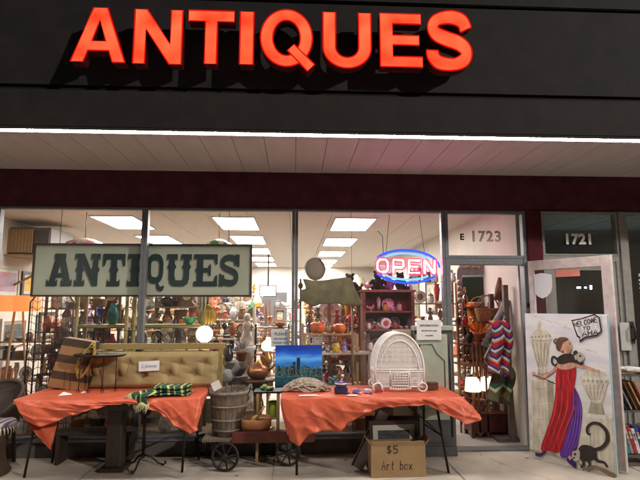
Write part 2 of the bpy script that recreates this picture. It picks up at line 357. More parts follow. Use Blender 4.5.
# open door leaf; hinge at right jamb
hx,hy=2.74,-.03; ang=math.atan2(-.82,.50)
door=MB(); W_=.93; f=.10
door.box(0,f*.6,-.022,.022,.02,2.13); door.box(W_-f,W_,-.022,.022,.02,2.13); door.box(f*.6,W_-f,-.021,.021,2.02,2.13); door.box(f*.6,W_-f,-.021,.021,.02,.22); 
d=door.build('door',paleal,bld,(hx,hy,0),rz=ang,bev=.004,label='glass shop door swung wide open to the right')
mb=MB(); mb.quad((f*.6,0,.22),(W_-f,0,.22),(W_-f,0,2.02),(f*.6,0,2.02)); mb.build('pane',glass_m,d)
mb=MB(); mb.tube([(.15,-.06,1.02),(.8,-.06,1.02)],.014); mb.tube([(.15,-.06,1.02),(.15,0,1.02)],.012); mb.tube([(.8,-.06,1.02),(.8,0,1.02)],.012); mb.build('push_bar',alu,d)
# shield sticker and coral sticker on the glass (local x along leaf)
def shield(w,h): return [(-w/2,h*.42),(-w*.3,h*.46),(0,h*.5),(w*.3,h*.46),(w/2,h*.42),(w*.5,-.02*h),(w*.42,-.25*h),(w*.22,-.42*h),(0,-.5*h),(-w*.22,-.42*h),(-w*.42,-.25*h),(-w*.5,-.02*h)]
mb=MB(); mb.X=Matrix.Translation((.155,-.004,1.84)); mb.prism([shield(.25,.29)],-.002,.0); mb.build('shield_sticker',mat('shield_white',(.80,.80,.86),.5,0,0,1,0),d,label='blank white shield shaped sticker on the door glass')
mb=MB(); mb.box(.33,.60,-.008,-.004,1.93,2.005); mb.build('sticker',mat('coral_sticker',(.75,.25,.20),.6,0,.1,9,0),d,label='coral red paper strip on the door glass')
# door lock edge bits on jamb
for z in (1.62,1.50): mb=MB(); mb.cbox(2.715,-.018,z,.03,.012,.05); mb.build('door_latch',blackm,bld)
# ================================================================ red channel letters
LY=FY-.21
boxes=[('A',72,126,62,8),('N',134,182,64,10),('T',188,234,64,11),('I',240,253.5,64.5,12),('Q',260.5,314.5,66.5,11),('U',323,371,67,13),('E',380,422,67,14),('S',426.5,472,70,12.5)]
red=mat('red_letter_face',kind='emit',emit=(1.0,.055,.018),es=1.15)
_n=red.node_tree.nodes; _l=red.node_tree.links; _tc=_n.new('ShaderNodeTexCoord'); _ns=_n.new('ShaderNodeTexNoise'); _ns.inputs['Scale'].default_value=3.5; _ns.inputs['Detail'].default_value=1; _l.new(_tc.outputs['Object'],_ns.inputs[0]); _r=_n.new('ShaderNodeValToRGB'); _r.color_ramp.elements[0].position=.3; _r.color_ramp.elements[0].color=(1,.055,.018,1); _r.color_ramp.elements[1].position=.72; _r.color_ramp.elements[1].color=(1,.20,.075,1); _l.new(_ns.outputs['Fac'],_r.inputs[0]); _l.new(_r.outputs[0],_n['Emission'].inputs['Color'])
redtrim=mat('red_letter_trim',kind='emit',emit=(1.0,.008,.006),es=.75)
redside=mat('red_letter_return',(.09,.006,.006),.5,0,0,1,0)
for ch,xa,xb,yb,yt in boxes:
    x0=P(xa,40,LY).x; x1=P(xb,40,LY).x; z0=P((xa+xb)/2,yb,LY).z; z1=P((xa+xb)/2,yt,LY).z
    L_=thing('channel_letter','glowing red capital letter %s of the big lit word on the fascia'%ch,'sign letter',((x0+x1)/2,LY,z0),group='red lit letters on the fascia')
    fc=MB(); sd=MB()
    for k,pc in enumerate(bold_glyph(ch)):
        lp=[[( (p[0]-.5)*(x1-x0),p[1]*(z1-z0)) for p in l] for l in pc]
        fc.prism(lp,-.003-.014*k,0,flat=True); sd.prism(lp,.0-.0135*k,.11-.001*k)
    tm=MB()
    for kp,pc in enumerate(bold_glyph(ch)):
        for l in pc:
            tm.tube([((p[0]-.5)*(x1-x0),-.004-.014*kp,p[1]*(z1-z0)) for p in l],.0065,6,closed=True)
    tm.build('trim_cap',redtrim,L_)
    sd.build('letter_can',redside,L_); fc.build('letter_face',red,L_)
    for q in (.5,):
        for h in ((.14,) if ch in 'UES' else ((.85,) if ch=='T' else (.5,) if ch=='I' else ())): st=MB(); st.tube([((q-.5)*(x1-x0)*.9,.11,h*(z1-z0)),((q-.5)*(x1-x0)*.9,.21,h*(z1-z0))],.012,6); st.build('standoff',blackm,L_)
    st=MB(); st.tube([((-.35 if ch in 'AN' else 0)*(x1-x0),.02,.004),((-.35 if ch in 'AN' else 0)*(x1-x0),.02,-.03)],.007,6); st.build('drain_stub',blackm,L_)
# ================================================================ neighbouring shop
nb=thing('neighbouring_shop','dark shop front numbered 1721 right of the antique shop','shop front',(3.9,0,0))
nb.location=(0,0,0)
greyal=mat('dull_grey_frame',(.27,.26,.24),.6,.1,.15,14,.08)
window(2.932,3.875,2.20,2.735,.032,greyal,darkglass,parent=nb)
window(3.955,5.9,.3,2.735,.035,greyal,darkglass,parent=nb)
mb=MB(); mb.box(3.877,3.953,-.03,.10,0,2.735); mb.build('mullion',greyal,nb,bev=.004)
mb=MB(); mb.box(2.932,2.985,-.01,.08,0,2.198); mb.box(3.82,3.875,-.01,.08,0,2.198); mb.box(2.985,3.82,-.008,.08,2.13,2.198); mb.build('door_frame',greyal,nb)
mb=MB(); mb.box(2.987,3.07,0.0,.045,.02,2.125); mb.box(3.735,3.818,0.0,.045,.02,2.125); mb.box(3.07,3.735,.001,.044,2.03,2.125); mb.box(3.07,3.735,.001,.044,.02,.25); d2=mb.build('door',greyal,nb)
mb=MB(); mb.quad((3.07,.02,.25),(3.735,.02,.25),(3.735,.02,2.03),(3.07,.02,2.03)); mb.build('pane',darkglass,d2)
mb=MB(); mb.box(3.985,5.9,-.01,.12,0,.3); mb.build('knee_wall',maroon,nb)
mb=MB(); mb.box(5.9,10,-.02,.16,0,2.735); mb.build('pier',maroon,nb)
mb=MB(); mb.box(3.90,3.945,-.055,-.03,1.18,1.43); mb.tube([(3.922,-.055,1.38),(3.922,-.10,1.36),(3.922,-.10,1.24),(3.922,-.055,1.22)],.012); mb.build('door_handle',mat('dark_bronze',(.05,.03,.025),.4,.5,.1,9,0),nb)
mb=MB(); mb.box(3.78,3.90,-.045,-.035,1.10,1.42); mb.build('lock_box',mat('pale_plate',(.55,.55,.53),.5,.2,.1,9,0),nb)
text_obj('number_lettering','1721',.17,mat('pale_vinyl',(.95,.95,.93),.6,0,0,1,0),nb,(P(564,242,0).x,-.0,PZ(242,0)),offset=.007,space=1.08)
hz=1.96; sgn=text_obj('hours_lettering','STORE HOURS',.045,mat('pale_vinyl'),nb,(4.10,.02,hz),offset=.001,label='white store hours lettering on the dark window')
for i,s_ in enumerate(['MON   9:00 - 5:00','TUE   9:00 - 5:00','WED   9:00 - 5:00','THU   9:00 - 5:00','FRI   9:00 - 5:00','SAT   9:00 - 3:00']):
    text_obj('hours_line',s_,.034,mat('pale_vinyl'),sgn,(0,0,-.055-.05*i),offset=.001).rotation_euler=(0,0,0)
for o in sgn.children: o.location=(0,-.055-.05*list(sgn.children).index(o),0)
# neighbour interior
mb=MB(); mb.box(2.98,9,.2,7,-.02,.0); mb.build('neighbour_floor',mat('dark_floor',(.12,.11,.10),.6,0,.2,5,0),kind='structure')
mb=MB()
ctm=mat('old_ceiling_tile',(.75,.75,.70),.8,0,.1,20,.1)
for i in range(10):
    for j in range(6):
        mb.box(2.99+.61*i+.012,2.99+.61*(i+1)-.012,.2+1.22*j+.012,.2+1.22*(j+1)-.012,2.92,2.94)
mb.build('neighbour_ceiling',ctm,kind='structure',label='grid of grey ceiling tiles in the dark shop')
mb=MB(); mb.box(2.98,9.1,.2,7.6,2.945,2.96); mb.build('neighbour_ceiling_grid',darkgap,kind='structure')
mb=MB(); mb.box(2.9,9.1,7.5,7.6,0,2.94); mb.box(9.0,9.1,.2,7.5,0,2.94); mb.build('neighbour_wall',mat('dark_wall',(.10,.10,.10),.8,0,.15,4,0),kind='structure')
cyan=mat('cyan_glow',kind='emit',emit=(.55,.92,1.0),es=110.0)
t=thing('monitor','small screen glowing cyan white deep in the dark neighbouring shop','monitor',(PX(584,2.6,282),2.6,PZ(290,2.6,584)))
mb=MB(); mb.cbox(0,.02,.03,.30,.04,.10); mb.tube([(0,.03,-.02),(0,.03,-.55)],.012); mb.cbox(0,.03,-.56,.2,.14,.02); mb.build('case',blackm,t)
mb=MB(); mb.cbox(-.10,-.002,.04,.06,.004,.025); mb.cbox(.02,-.002,.04,.03,.004,.02); mb.cbox(.115,-.002,.045,.03,.004,.06); mb.build('screen',cyan,t)
t.location.z-=0
mb=MB(); mb.box(-.5,.5,-.2,.2,0,t.location.z-.58); tag(mb.build('sales_counter',mat('dark_counter',(.06,.05,.045),.6,0,.2,6,0),loc=(t.location.x,2.62,0),bev=.01),'dark sales counter carrying a small glowing screen','counter')
# ================================================================ antique shop interior
LX,RX,BY,CZ=-4.35,2.70,11.4,2.92
floor_m=mat('vinyl_floor',(.40,.37,.33),.45,0,.15,2,.05)
mb=MB(); mb.box(LX,RX,.14,BY,-.02,0.0); mb.build('shop_floor',floor_m,kind='structure')
mb=MB()
for i in range(12):
    for j in range(10): mb.box(LX+.61*i+.004,min(LX+.61*(i+1)-.004,RX),.17+1.22*j+.004,.17+1.22*(j+1)-.004,CZ,CZ+.02)
mb.build('shop_ceiling',mat('ceiling_tile',(.84,.79,.74),.85,0,.05,14,.1),kind='structure')
mb=MB(); mb.box(LX-.1,RX+.1,.17,BY+1,CZ+.021,CZ+.05); mb.build('ceiling_grid',mat('grid_grey_brown',(.30,.27,.25),.8,0,0,1,0),kind='structure')  # grey brown sheet that shows in the joints between the tiles
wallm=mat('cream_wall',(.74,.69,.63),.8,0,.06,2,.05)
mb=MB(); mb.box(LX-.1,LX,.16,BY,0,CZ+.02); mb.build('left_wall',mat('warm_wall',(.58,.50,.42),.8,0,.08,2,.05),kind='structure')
mb=MB(); mb.box(RX,RX+.18,.165,BY,0,CZ+.02); mb.build('right_wall',wallm,kind='structure')
mb=MB(); mb.box(LX-.1,RX+.1,BY,BY+.1,0,CZ+.02); mb.build('back_wall',wallm,kind='structure')
panel=mat('light_diffuser',kind='emit',emit=(1.0,.955,.89),es=38)
tr=mat('light_trim',(.7,.7,.68),.5,0,0,1,0)
rows=[(-2.68,[2.15,4.2,6.5]),(-.92,[2.15,4.15,6.2,8.2,10.2]),(.91,[2.15,4.4,6.7,9.0,10.7])]
for ri,(x,ys) in enumerate(rows):
    for j,y in enumerate(ys):
        nm=['left','middle','right'][ri]
        o_=['first','second','third','fourth','fifth'][j]
        L_=thing('ceiling_light','bright ceiling light panel, %s from the window in the %s row'%(o_,nm),'ceiling light',(x,y,CZ),group='ceiling light panels of the antique shop')
        mb=MB()
        for a in ((-.32,-.30,-.61,.61),(.30,.32,-.61,.61)): mb.box(a[0],a[1],a[2],a[3],-.022,-.001)
        for a in ((-.30,.30,-.61,-.59),(-.30,.30,.59,.61)): mb.box(a[0],a[1],a[2],a[3],-.022,-.001)
        mb.build('frame',tr,L_)
        mb=MB(); mb.box(-.30,.30,-.59,.59,-.012,-.002); mb.build('diffuser',panel,L_)
# raised display floor behind the windows
mb=MB(); mb.box(-3.40,1.70,.16,.78,0,.17); tag(mb.build('display_platform',mat('worn_wood_platform',(.22,.14,.08),.6,0,.3,6,.2,stretch=(1,8,1)),bev=.005),'low wooden display platform behind the shop windows','platform')
# ================================================================ folding tables and cloths
plast=mat('grey_plastic_top',(.45,.45,.44),.5,0,.05,20,.05)
def folding_table(x0,x1,y0,y1,label,lefts,rights):
    t=thing('folding_table',label,'table',((x0+x1)/2,(y0+y1)/2,0),group='folding tables outside the windows')
    w=(x1-x0)/2; h=(y1-y0)/2
    mb=MB(); mb.box(-w,w,-h,h,.70,.735); mb.build('tabletop',plast,t,bev=.008)
    for feet in (lefts,rights):
        for (xt,xb,y) in feet:
            mb=MB(); mb.tube([(xt-t.location.x,y-t.location.y,.70),(xb-t.location.x,y-t.location.y,0.0)],.0125,8); mb.build('leg',blackm,t)
        (xa,xb,ya),(xc,xd,yc)=feet
        mb=MB(); mb.tube([((xa+xb)/2-t.location.x,ya-t.location.y,.35),((xc+xd)/2-t.location.x,yc-t.location.y,.35)],.009,6)
        s=1 if (xa+xb)/2<t.location.x else -1
        mb.tube([((xa+xb)/2-t.location.x,0,.35),(xa-t.location.x+s*.35,0,.70)],.008,6); mb.build('brace',blackm,t)
    return t
t1=(-2.62,-.90,-.78,-.06); t2=(-.13,1.62,-.80,-.10)
folding_table(*t1,'folding table with black slanting legs under the left orange cloth',[(-2.46,-2.55,-.62),(-2.46,-2.5,-.18)],[(-1.06,-1.09,-.54),(-1.06,-1.0,-.16)])
folding_table(*t2,'folding table with thin black legs under the right orange cloth',[(.03,.03,-.68),(.06,.03,-.2)],[(1.40,1.51,-.69),(1.40,1.40,-.22)])
cloth=mat('orange_plastic_cloth',(.76,.165,.085),.34,0,.05,3,.5,bs=9,bd=.006)
nt=cloth.node_tree;N=nt.nodes;L=nt.links;b=N['Principled BSDF'];tc=N.new('ShaderNodeTexCoord');ns=N.new('ShaderNodeTexNoise');ns.inputs['Scale'].default_value=4;L.new(tc.outputs['Object'],ns.inputs[0])
ad=N.new('ShaderNodeVectorMath');ad.operation='MULTIPLY_ADD';ad.inputs[1].default_value=(.35,.35,.35);L.new(ns.outputs['Color'],ad.inputs[0]);L.new(tc.outputs['Object'],ad.inputs[2])
v=N.new('ShaderNodeTexVoronoi');v.feature='DISTANCE_TO_EDGE';v.inputs['Scale'].default_value=4.5;L.new(ad.outputs[0],v.inputs['Vector'])
mr=N.new('ShaderNodeMapRange');mr.inputs[2].default_value=.12;L.new(v.outputs['Distance'],mr.inputs[0])
bp=N.new('ShaderNodeBump');bp.inputs['Strength'].default_value=.35;bp.inputs['Distance'].default_value=.008;bp.invert=True;L.new(mr.outputs[0],bp.inputs['Height'])
old=b.inputs['Normal'].links[0].from_socket;L.new(old,bp.inputs['Normal']);L.new(bp.outputs[0],b.inputs['Normal'])
out=N['Material Output'];tl=N.new('ShaderNodeBsdfTranslucent');tl.inputs[0].default_value=(.85,.14,.06,1);m2=N.new('ShaderNodeMixShader');m2.inputs[0].default_value=.28;L.new(b.outputs[0],m2.inputs[1]);L.new(tl.outputs[0],m2.inputs[2]);L.new(m2.outputs[0],out.inputs['Surface'])
def tablecloth(name,box,hem,label,seed=0,knot=None,fold=.022):
    """hem: per side list of (param along perimeter, world point). perimeter: left-back -> left-front -> right-front -> right-back"""
    x0,x1,y0,y1=box; z=.742; zz=.742
    per=[(x0,y1),(x0,y0),(x1,y0),(x1,y1)]
    Ls=[(Vector(per[i+1])-Vector(per[i])).length for i in range(3)]
    def edge(s): # s in 0..3
        i=min(int(s),2); f_=s-i; a=Vector(per[i]); b=Vector(per[i+1]); return a.lerp(b,f_)
    def hemp(s):
        for (s0,p0),(s1,p1) in zip(hem,hem[1:]):
            if s0<=s<=s1:
                t=(s-s0)/(s1-s0); return Vector(p0).lerp(Vector(p1),t)
        return Vector(hem[-1][1])
    ss=[]
    for i in range(3):
        n=[30,220,30][i]; ss+= [i+j/n for j in range(n)]
    ss.append(3.0)
    mb=MB(); rr=random.Random(seed)
    ph=[rr.uniform(0,6) for _ in range(6)]
    def skirt(u,v):
        s=ss[min(int(round(u*(len(ss)-1))),len(ss)-1)]
        e=edge(s); H=hemp(s); T=Vector((e.x,e.y,zz))
        # normal of edge
        i=min(int(s),2); n=[Vector((-1,0,0)),Vector((0,-1,0)),Vector((1,0,0))][i]
        drop=(T-H).length
        p=T.lerp(H,v)
        amp=fold*min(1,drop/.25)*v**.8
        wv=math.sin(s*47+ph[0]+v*2.2)*.35+math.sin(s*83+ph[1]-v*5)*.22+math.sin(s*19+ph[2])*.4
        diag=math.sin((s*14+v*3.5)+ph[3])*.3+(1-abs(math.sin(s*21-v*5+ph[4])))**3*.7+(1-abs(math.sin(s*31+v*7+ph[5])))**4*.45
        p+=n*(amp*(wv+diag)*(1.2 if i==1 else .8))
        p+=n*(.018*math.sin(PI*min(1,v*1.2)))   # soft rollover
        p.z-=.0
        if v>0: p.z+=.004*math.sin(s*50+v*7)*v
        return p
    mb.grid(skirt,len(ss)-1,22)
    def top(u,v):
        x=x0+(x1-x0)*u; y=y0+(y1-y0)*v
        e=min(u,1-u,v,1-v)
        w=.003*math.sin(x*9+y*5+ph[0])+.002*math.sin(x*23-y*17+ph[1])+.005*(1-abs(math.sin(x*5.5+y*8+ph[3])))**5+.004*(1-abs(math.sin(x*7-y*11+ph[4])))**6
        return Vector((x,y,zz+max(0,w)*min(1,e*8)))
    mb.grid(top,150,50)
    o=mb.build(name,cloth,None,solid=-.0012,label=label,cat='tablecloth',group='orange plastic tablecloths')
    return o
W=lambda x,y,Y:P(x,y,Y)
hem1=[(0,W(64,404,-.06)),(.45,W(60,410,-.4)),(.66,W(52,452,-.60)),(.80,W(43,443,-.70)),(1.0,W(27,421,-.80)),
 (1.03,W(41,427,-.85)),(1.16,W(70,416,-.84)),(1.38,W(108,405,-.83)),(1.6,W(136,403,-.82)),(1.74,W(156,411,-.82)),(1.9,W(182,430,-.84)),(1.955,W(191,433,-.86)),
 (2.0,W(196,431,-.85)),(2.15,W(199,420,-.7)),(2.4,W(203,400,-.5)),(3,W(206,396,-.1))]
tablecloth('orange_tablecloth',t1,hem1,'orange plastic cloth with long drooping left corner under the tan cushion',3)
hem2=[(0,W(286,402,-.12)),(.5,W(286,410,-.5)),(.8,W(287,432,-.75)),(1.0,W(292,442,-.80)),
 (1.035,W(299,447,-.86)),(1.09,W(309,434,-.86)),(1.2,W(329,430,-.85)),(1.26,W(341,432,-.85)),(1.30,W(346,424,-.85)),(1.40,W(364,414,-.84)),(1.5,W(380,408,-.83)),(1.66,W(405,406,-.83)),(1.78,W(428,405,-.85)),(1.90,W(452,417,-.88)),(1.95,W(466,424,-.9)),
 (2.0,W(481,421,-.85)),(2.1,W(479,414,-.8)),(2.3,W(472,408,-.6)),(3,W(462,402,-.12))]
tablecloth('orange_tablecloth',t2,hem2,'orange plastic cloth knotted and flared at its right end below the birdcage',9)
k=P(432,401,-.84)
mb=MB(); mb.ball((0,0,0),.028,10,1.2,.6,.8,lambda a,z:1+.18*math.sin(3*a)); mb.tube([(0,-.005,0),(.05,-.02,-.03),(.10,-.01,-.02)],[.012,.018,.004],6); mb.tube([(0,-.005,0),(-.05,-.015,.012),(-.09,.0,.02)],[.012,.014,.003],6)
kk=mb.build('cloth_knot',cloth,bpy.data.objects['orange_tablecloth.001'],loc=tuple(k))
# paper scrap on left table
mb=MB(); q=G(62,396,.748); mb.prism([[(0,0),(.13,.01),(.045,.075)]],0,.004); mb.build('paper_scrap',paper,None,tuple(q+Vector((-.04,0,.002))),rot=(R(-70),0,R(20)),label='folded white paper scrap lying on the left orange cloth',cat='paper')
mb=MB(); q=G(81,393,.748); mb.prism([[(0,0),(.05,.004),(.035,.03)]],0,.004); mb.build('paper_scrap',paper,None,tuple(q+Vector((0,0,.002))),rot=(R(-75),0,R(40)),label='tiny white paper bit beside the wire stand legs',cat='paper')
# ================================================================ daybed cushion leaning on a bamboo frame
zt=.745
cx0,cx1=PX(92,-.10,370),PX(219,-.10,370); ch_=PZ(351,-.10)-zt
fr=mat('yellow_bamboo',(.30,.22,.085),.5,0,.25,14,.1,stretch=(6,6,1))
t=thing('slat_rack','yellow wooden slat frame standing on the table behind the tan cushion','slat rack',((cx0+cx1)/2,-.09,zt))
w=(cx1-cx0)/2
mb=MB(); mb.box(-w-.0,w+.05,-.0,.03,PZ(347,-.09)-zt-.02,PZ(344,-.09)-zt+.012); mb.build('top_rail',fr,t,bev=.004)
mb=MB(); mb.box(w-.01,w+.035,.0,.028,0,PZ(347,-.09)-zt-.02); mb.build('end_post',fr,t,bev=.003)
mb=MB(); mb.box(-w,-w+.04,.0,.028,0,PZ(347,-.09)-zt-.02); mb.build('end_post',fr,t,bev=.003)
for xx in (-.3,.02,.3):
    mb=MB(); mb.box(xx,xx+.03,.004,.024,0,PZ(347,-.09)-zt-.02); mb.build('slat',fr,t)
tan=mat('tan_cushion',(.30,.225,.10),.75,0,.12,7,.3,bs=10,bd=.004)
NB=5
def cush(front):
    def fn(u,v):
        x=-w+2*w*u; z=ch_*v
        # tuft buttons at (i+.5)/NB , v=.5 in rows .33,.67 alternating
        d=0; cr=0
        for i in range(NB+1):
            for (bu,bv) in ((i/NB+.02,.36),((i+.5)/NB,.66)):
                dx=(u-bu)*2*w; dz=(v-bv)*ch_; r_=math.hypot(dx,dz); d=max(d,math.exp(-(r_/.045)**2))
                a=math.atan2(dz,dx); cr=max(cr,math.exp(-(r_/.10)**2)*max(0,abs(math.cos(2*a+.4))**8)*.45)
        e=min(u*2*w,(1-u)*2*w,z,ch_-z); edge=min(1,max(0,e/.045))**.5
        th=.055*edge-.040*d-.026*cr+.004*math.sin(x*21+z*9)
        return Vector((x,(-th if front else th*.3)-.07+.055*v,z))
    return fn
mb=MB(); mb.grid(cush(True),150,36); mb.grid(lambda u,v:cush(False)(1-u,v),40,8)
cu=mb.build('bench_cushion',tan,None,((cx0+cx1)/2,-.115,zt+.004),label='long tan tufted cushion leaning against the window on the left table',cat='cushion')
for i in range(NB+1):
    for (bu,bv) in ((i/NB+.02,.36),((i+.5)/NB,.66)):
        if bu<.98: mb=MB(); mb.ball((-w+2*w*bu,-.085+.05*bv,ch_*bv),.010,8,1,.6,1); mb.build('button',tan,cu)
# tag on cushion
c=P(149,366,-.22); mb=MB(); mb.box(-.108,.108,0,.003,-.052,.052); pt=mb.build('paper_card',paper,None,tuple(c),rot=(R(-8),R(-3),0),label='white paper card pinned to the tan cushion',cat='paper card')
text_obj('lettering','2 pieces',.05,mat('blue_ink',(.2,.3,.5),.6,0,0,1,0),pt,(0,-.002,-.015),align='CENTER',extrude=.0005)
# striped case with yellow rope
xa,xb=PX(54,-.22,370),PX(86,-.22,370); hh=PZ(338,-.22)-zt
strp=stripes('striped_wicker',(.30,.165,.07),(.06,.035,.022),2,1/(hh/3.0),.55,.7,.3,soft=.04)
t=thing('striped_case','brown and tan striped case leaning at the left end of the tan cushion','case',((xa+xb)/2-.02,-.20,zt),rot=(0,R(9),R(0)))
mb=MB(); mb.prism([[(-.20,.0),(.20,.0),(.19,hh),(-.14,hh)]],-.04,.10); mb.build('case_body',strp,t,bev=.006)
mb=MB()
for i in range(7):
    r_=random.Random(i); pts=[]
    for j in range(14):
        a=j/13*2*PI; pts.append((.07+(.045+.012*i*.4)*math.cos(a)+r_.uniform(-.008,.008)+.03*math.sin(a)*.8,-.056-.006*(i%4),hh*.56+hh*.40*math.sin(a)*(1-.05*i)+r_.uniform(-.01,.01)))
    mb.tube(pts,.0045,5,closed=True)
tag(mb.build('rope_coil',mat('yellow_rope',(.50,.34,.08),.7,0,.2,40,.2),None,tuple(t.location+Vector((.06,-.01,.03))),rot=(0,R(14),0)),'coil of yellow cord hanging over the striped case','cord')
# wire plant stand
c=P(100,356,-.36); zs=c.z-zt
t=thing('wire_stand','black wire stand with a flat dark tray in front of the tan cushion','stand',(c.x,-.36,zt))
mb=MB(); mb.lathe([(0,0),(.17,.004),(.195,.018),(.2,.03),(.19,.028),(.16,.012),(0,.008)],28,(0,0,zs-.01),sx=1.35,sy=.75); mb.build('tray',blackm,t)
for i,(a,b) in enumerate(((-.17,-.06),(-.06,-.1),(.07,-.08),(.18,-.03))):
    mb=MB(); mb.tube([(a,b,zs),(a*1.02,b,.012)],.0045,6); mb.tube(arc(0,0,.012,.012,0,360,10) and [(a*1.02+.016*math.cos(q),b,.014+.012*math.sin(q)) for q in [k*PI/6 for k in range(12)]],.003,5,closed=True); mb.build('leg',blackm,t)
# knitted blanket
c0=G(168,394,.75)
dg,yl,bk=(.006,.055,.035),(.50,.44,.12),(.012,.014,.014)
bl=mat('crochet_blanket',bl_c:=(.01,.06,.04),.9,0,0,1,0)
nt=bl.node_tree;N=nt.nodes;L=nt.links;b=N['Principled BSDF'];tc=N.new('ShaderNodeTexCoord');sp=N.new('ShaderNodeSeparateXYZ');L.new(tc.outputs['Object'],sp.inputs[0])
def zig(nt,sp,per,amp,ax=0,ay=2):
    N=nt.nodes;L=nt.links
    a=N.new('ShaderNodeMath');a.operation='PINGPONG';a.inputs[1].default_value=per/2;L.new(sp.outputs[ax],a.inputs[0])
    m=N.new('ShaderNodeMath');m.operation='MULTIPLY_ADD';m.inputs[1].default_value=amp;L.new(a.outputs[0],m.inputs[0]);L.new(sp.outputs[ay],m.inputs[2]);return m
def band_ramp(nt,src,freq,cols):
    N=nt.nodes;L=nt.links
    m=N.new('ShaderNodeMath');m.operation='MULTIPLY';m.inputs[1].default_value=freq;L.new(src.outputs[0],m.inputs[0])
    f=N.new('ShaderNodeMath');f.operation='FRACT';L.new(m.outputs[0],f.inputs[0])
    r=N.new('ShaderNodeValToRGB');r.color_ramp.interpolation='CONSTANT';e=r.color_ramp.elements
    e[0].position=0;e[0].color=(*cols[0][1],1);e[1].position=cols[1][0];e[1].color=(*cols[1][1],1)
    for p_,c_ in cols[2:]:
        q=e.new(p_);q.color=(*c_,1)
    L.new(f.outputs[0],r.inputs[0]);return r
def yarn_bump(nt,b,sc=90,st=.8,d=.004):
    N=nt.nodes;L=nt.links;tc=N.new('ShaderNodeTexCoord');v=N.new('ShaderNodeTexVoronoi');v.inputs['Scale'].default_value=sc;L.new(tc.outputs['Object'],v.inputs['Vector'])
    bp=N.new('ShaderNodeBump');bp.inputs['Strength'].default_value=st;bp.inputs['Distance'].default_value=d;bp.invert=True;L.new(v.outputs['Distance'],bp.inputs['Height']);L.new(bp.outputs[0],b.inputs['Normal'])
z_=zig(nt,sp,.16,.5,1,0); rp=band_ramp(nt,z_,7.5,[(0,dg),(.3,yl),(.48,dg),(.62,bk),(.78,(.25,.35,.10)),(.88,dg)]); L.new(rp.outputs[0],b.inputs['Base Color']); yarn_bump(nt,b)
t=thing('crochet_blanket','folded green and yellow striped crochet blanket with pale fringe on the left table','blanket',(c0.x,c0.y,.748))
mb=MB()
for k,(wx,wy,ox,oy,rz) in enumerate([(.46,.30,0,0,.08),(.42,.27,.02,.01,-.05),(.36,.24,.05,.0,.22)]):
    def fn(u,v,k=k,wx=wx,wy=wy,ox=ox,oy=oy,rz=rz):
        a=2*PI*u; ex=abs(math.cos(a))**.45*math.copysign(1,math.cos(a)); ey=abs(math.sin(a))**.45*math.copysign(1,math.sin(a))
        vv=v*PI; r=math.sin(vv)**.5; x=wx/2*ex*r; y=wy/2*ey*r; zc=.017+.030*k-.017*math.cos(vv)+.007*math.sin(x*22+k*2)+.006*math.sin(y*29+x*10+k)
        x,y=x*math.cos(rz)-y*math.sin(rz),x*math.sin(rz)+y*math.cos(rz); return Vector((x+ox,y+oy,zc))
    mb.grid(fn,48,12)
# tail hanging over the table edge
fl=Vector((-.24,-.12,.03)); fe=P(141,404,-.83)-Vector(t.location)
def tail(u,v):
    p=Vector((-.05,-.03,.045)).lerp(Vector((-.23,-.22,.02)),min(1,v*1.6)) if v<.62 else Vector((-.23,-.22,.02)).lerp(fe,(v-.62)/.38)
    d=Vector((.5,-.3,0)).normalized()*(u-.5)*.17
    p=p+d; p.z+=.012*math.sin(u*9+v*3)+.008; p.y=max(p.y,-.83-t.location.y+.0) ; return p
mb.grid(tail,12,20)
mb.build('knit',bl,t,solid=.006)
mb=MB(); rr=random.Random(4)
for i in range(34):
    u=i/33; p0=tail(u,1.0); l_=rr.uniform(.05,.085)
    mb.tube([p0,p0+Vector((rr.uniform(-.01,.01),-.012,-l_*.5)),p0+Vector((rr.uniform(-.02,.02),-.008,-l_))],[.005,.0045,.003],5)
for i in range(16):
    u=i/15; p0=tail(0,.55+.45*u); mb.tube([p0,p0+Vector((-.03,-.004,-.012)),p0+Vector((-.055+rr.uniform(-.01,.01),-.006,-.035))],[.005,.0045,.003],5)
mb.build('fringe',mat('cream_fringe',(.50,.46,.24),.9,0,.2,40,.2),t)
# ================================================================ right table goods
BY_=-.20
# blue night painting on canvas
a=P(275,388,BY_); b_=P(322,345,BY_); w=b_.x-a.x; h=b_.z-.745
t=thing('night_painting','blue unframed night city skyline painting leaning on the window at the right table','painting',(a.x,BY_-.06,.748),rot=(R(-7),0,R(1)))
pm=mat('night_sky_paint',(.01,.06,.32),.4,0,0,1,0); nt=pm.node_tree;N=nt.nodes;L=nt.links;b=N['Principled BSDF'];tc=N.new('ShaderNodeTexCoord');sp=N.new('ShaderNodeSeparateXYZ');L.new(tc.outputs['Object'],sp.inputs[0])
mr=N.new('ShaderNodeMapRange');mr.inputs[2].default_value=h;L.new(sp.outputs[2],mr.inputs[0])
ns=N.new('ShaderNodeTexNoise');ns.inputs['Scale'].default_value=6;mp=N.new('ShaderNodeMapping');mp.inputs['Scale'].default_value=(.6,1,3);L.new(tc.outputs['Object'],mp.inputs[0]);L.new(mp.outputs[0],ns.inputs[0])
ad=N.new('ShaderNodeMath');ad.operation='MULTIPLY_ADD';ad.inputs[1].default_value=.22;L.new(ns.outputs['Fac'],ad.inputs[0]);L.new(mr.outputs[0],ad.inputs[2])
r=N.new('ShaderNodeValToRGB');e=r.color_ramp.elements;e[0].position=.08;e[0].color=(.005,.03,.05,1);e[1].position=1.12;e[1].color=(.01,.05,.35,1)
for p_,c_ in((.32,(.01,.07,.10)),(.48,(.015,.16,.22)),(.66,(.02,.18,.65)),(.80,(.12,.45,.90)),(.90,(.02,.12,.70))): q=e.new(p_);q.color=(*c_,1)
L.new(ad.outputs[0],r.inputs[0]);L.new(r.outputs[0],b.inputs['Base Color'])
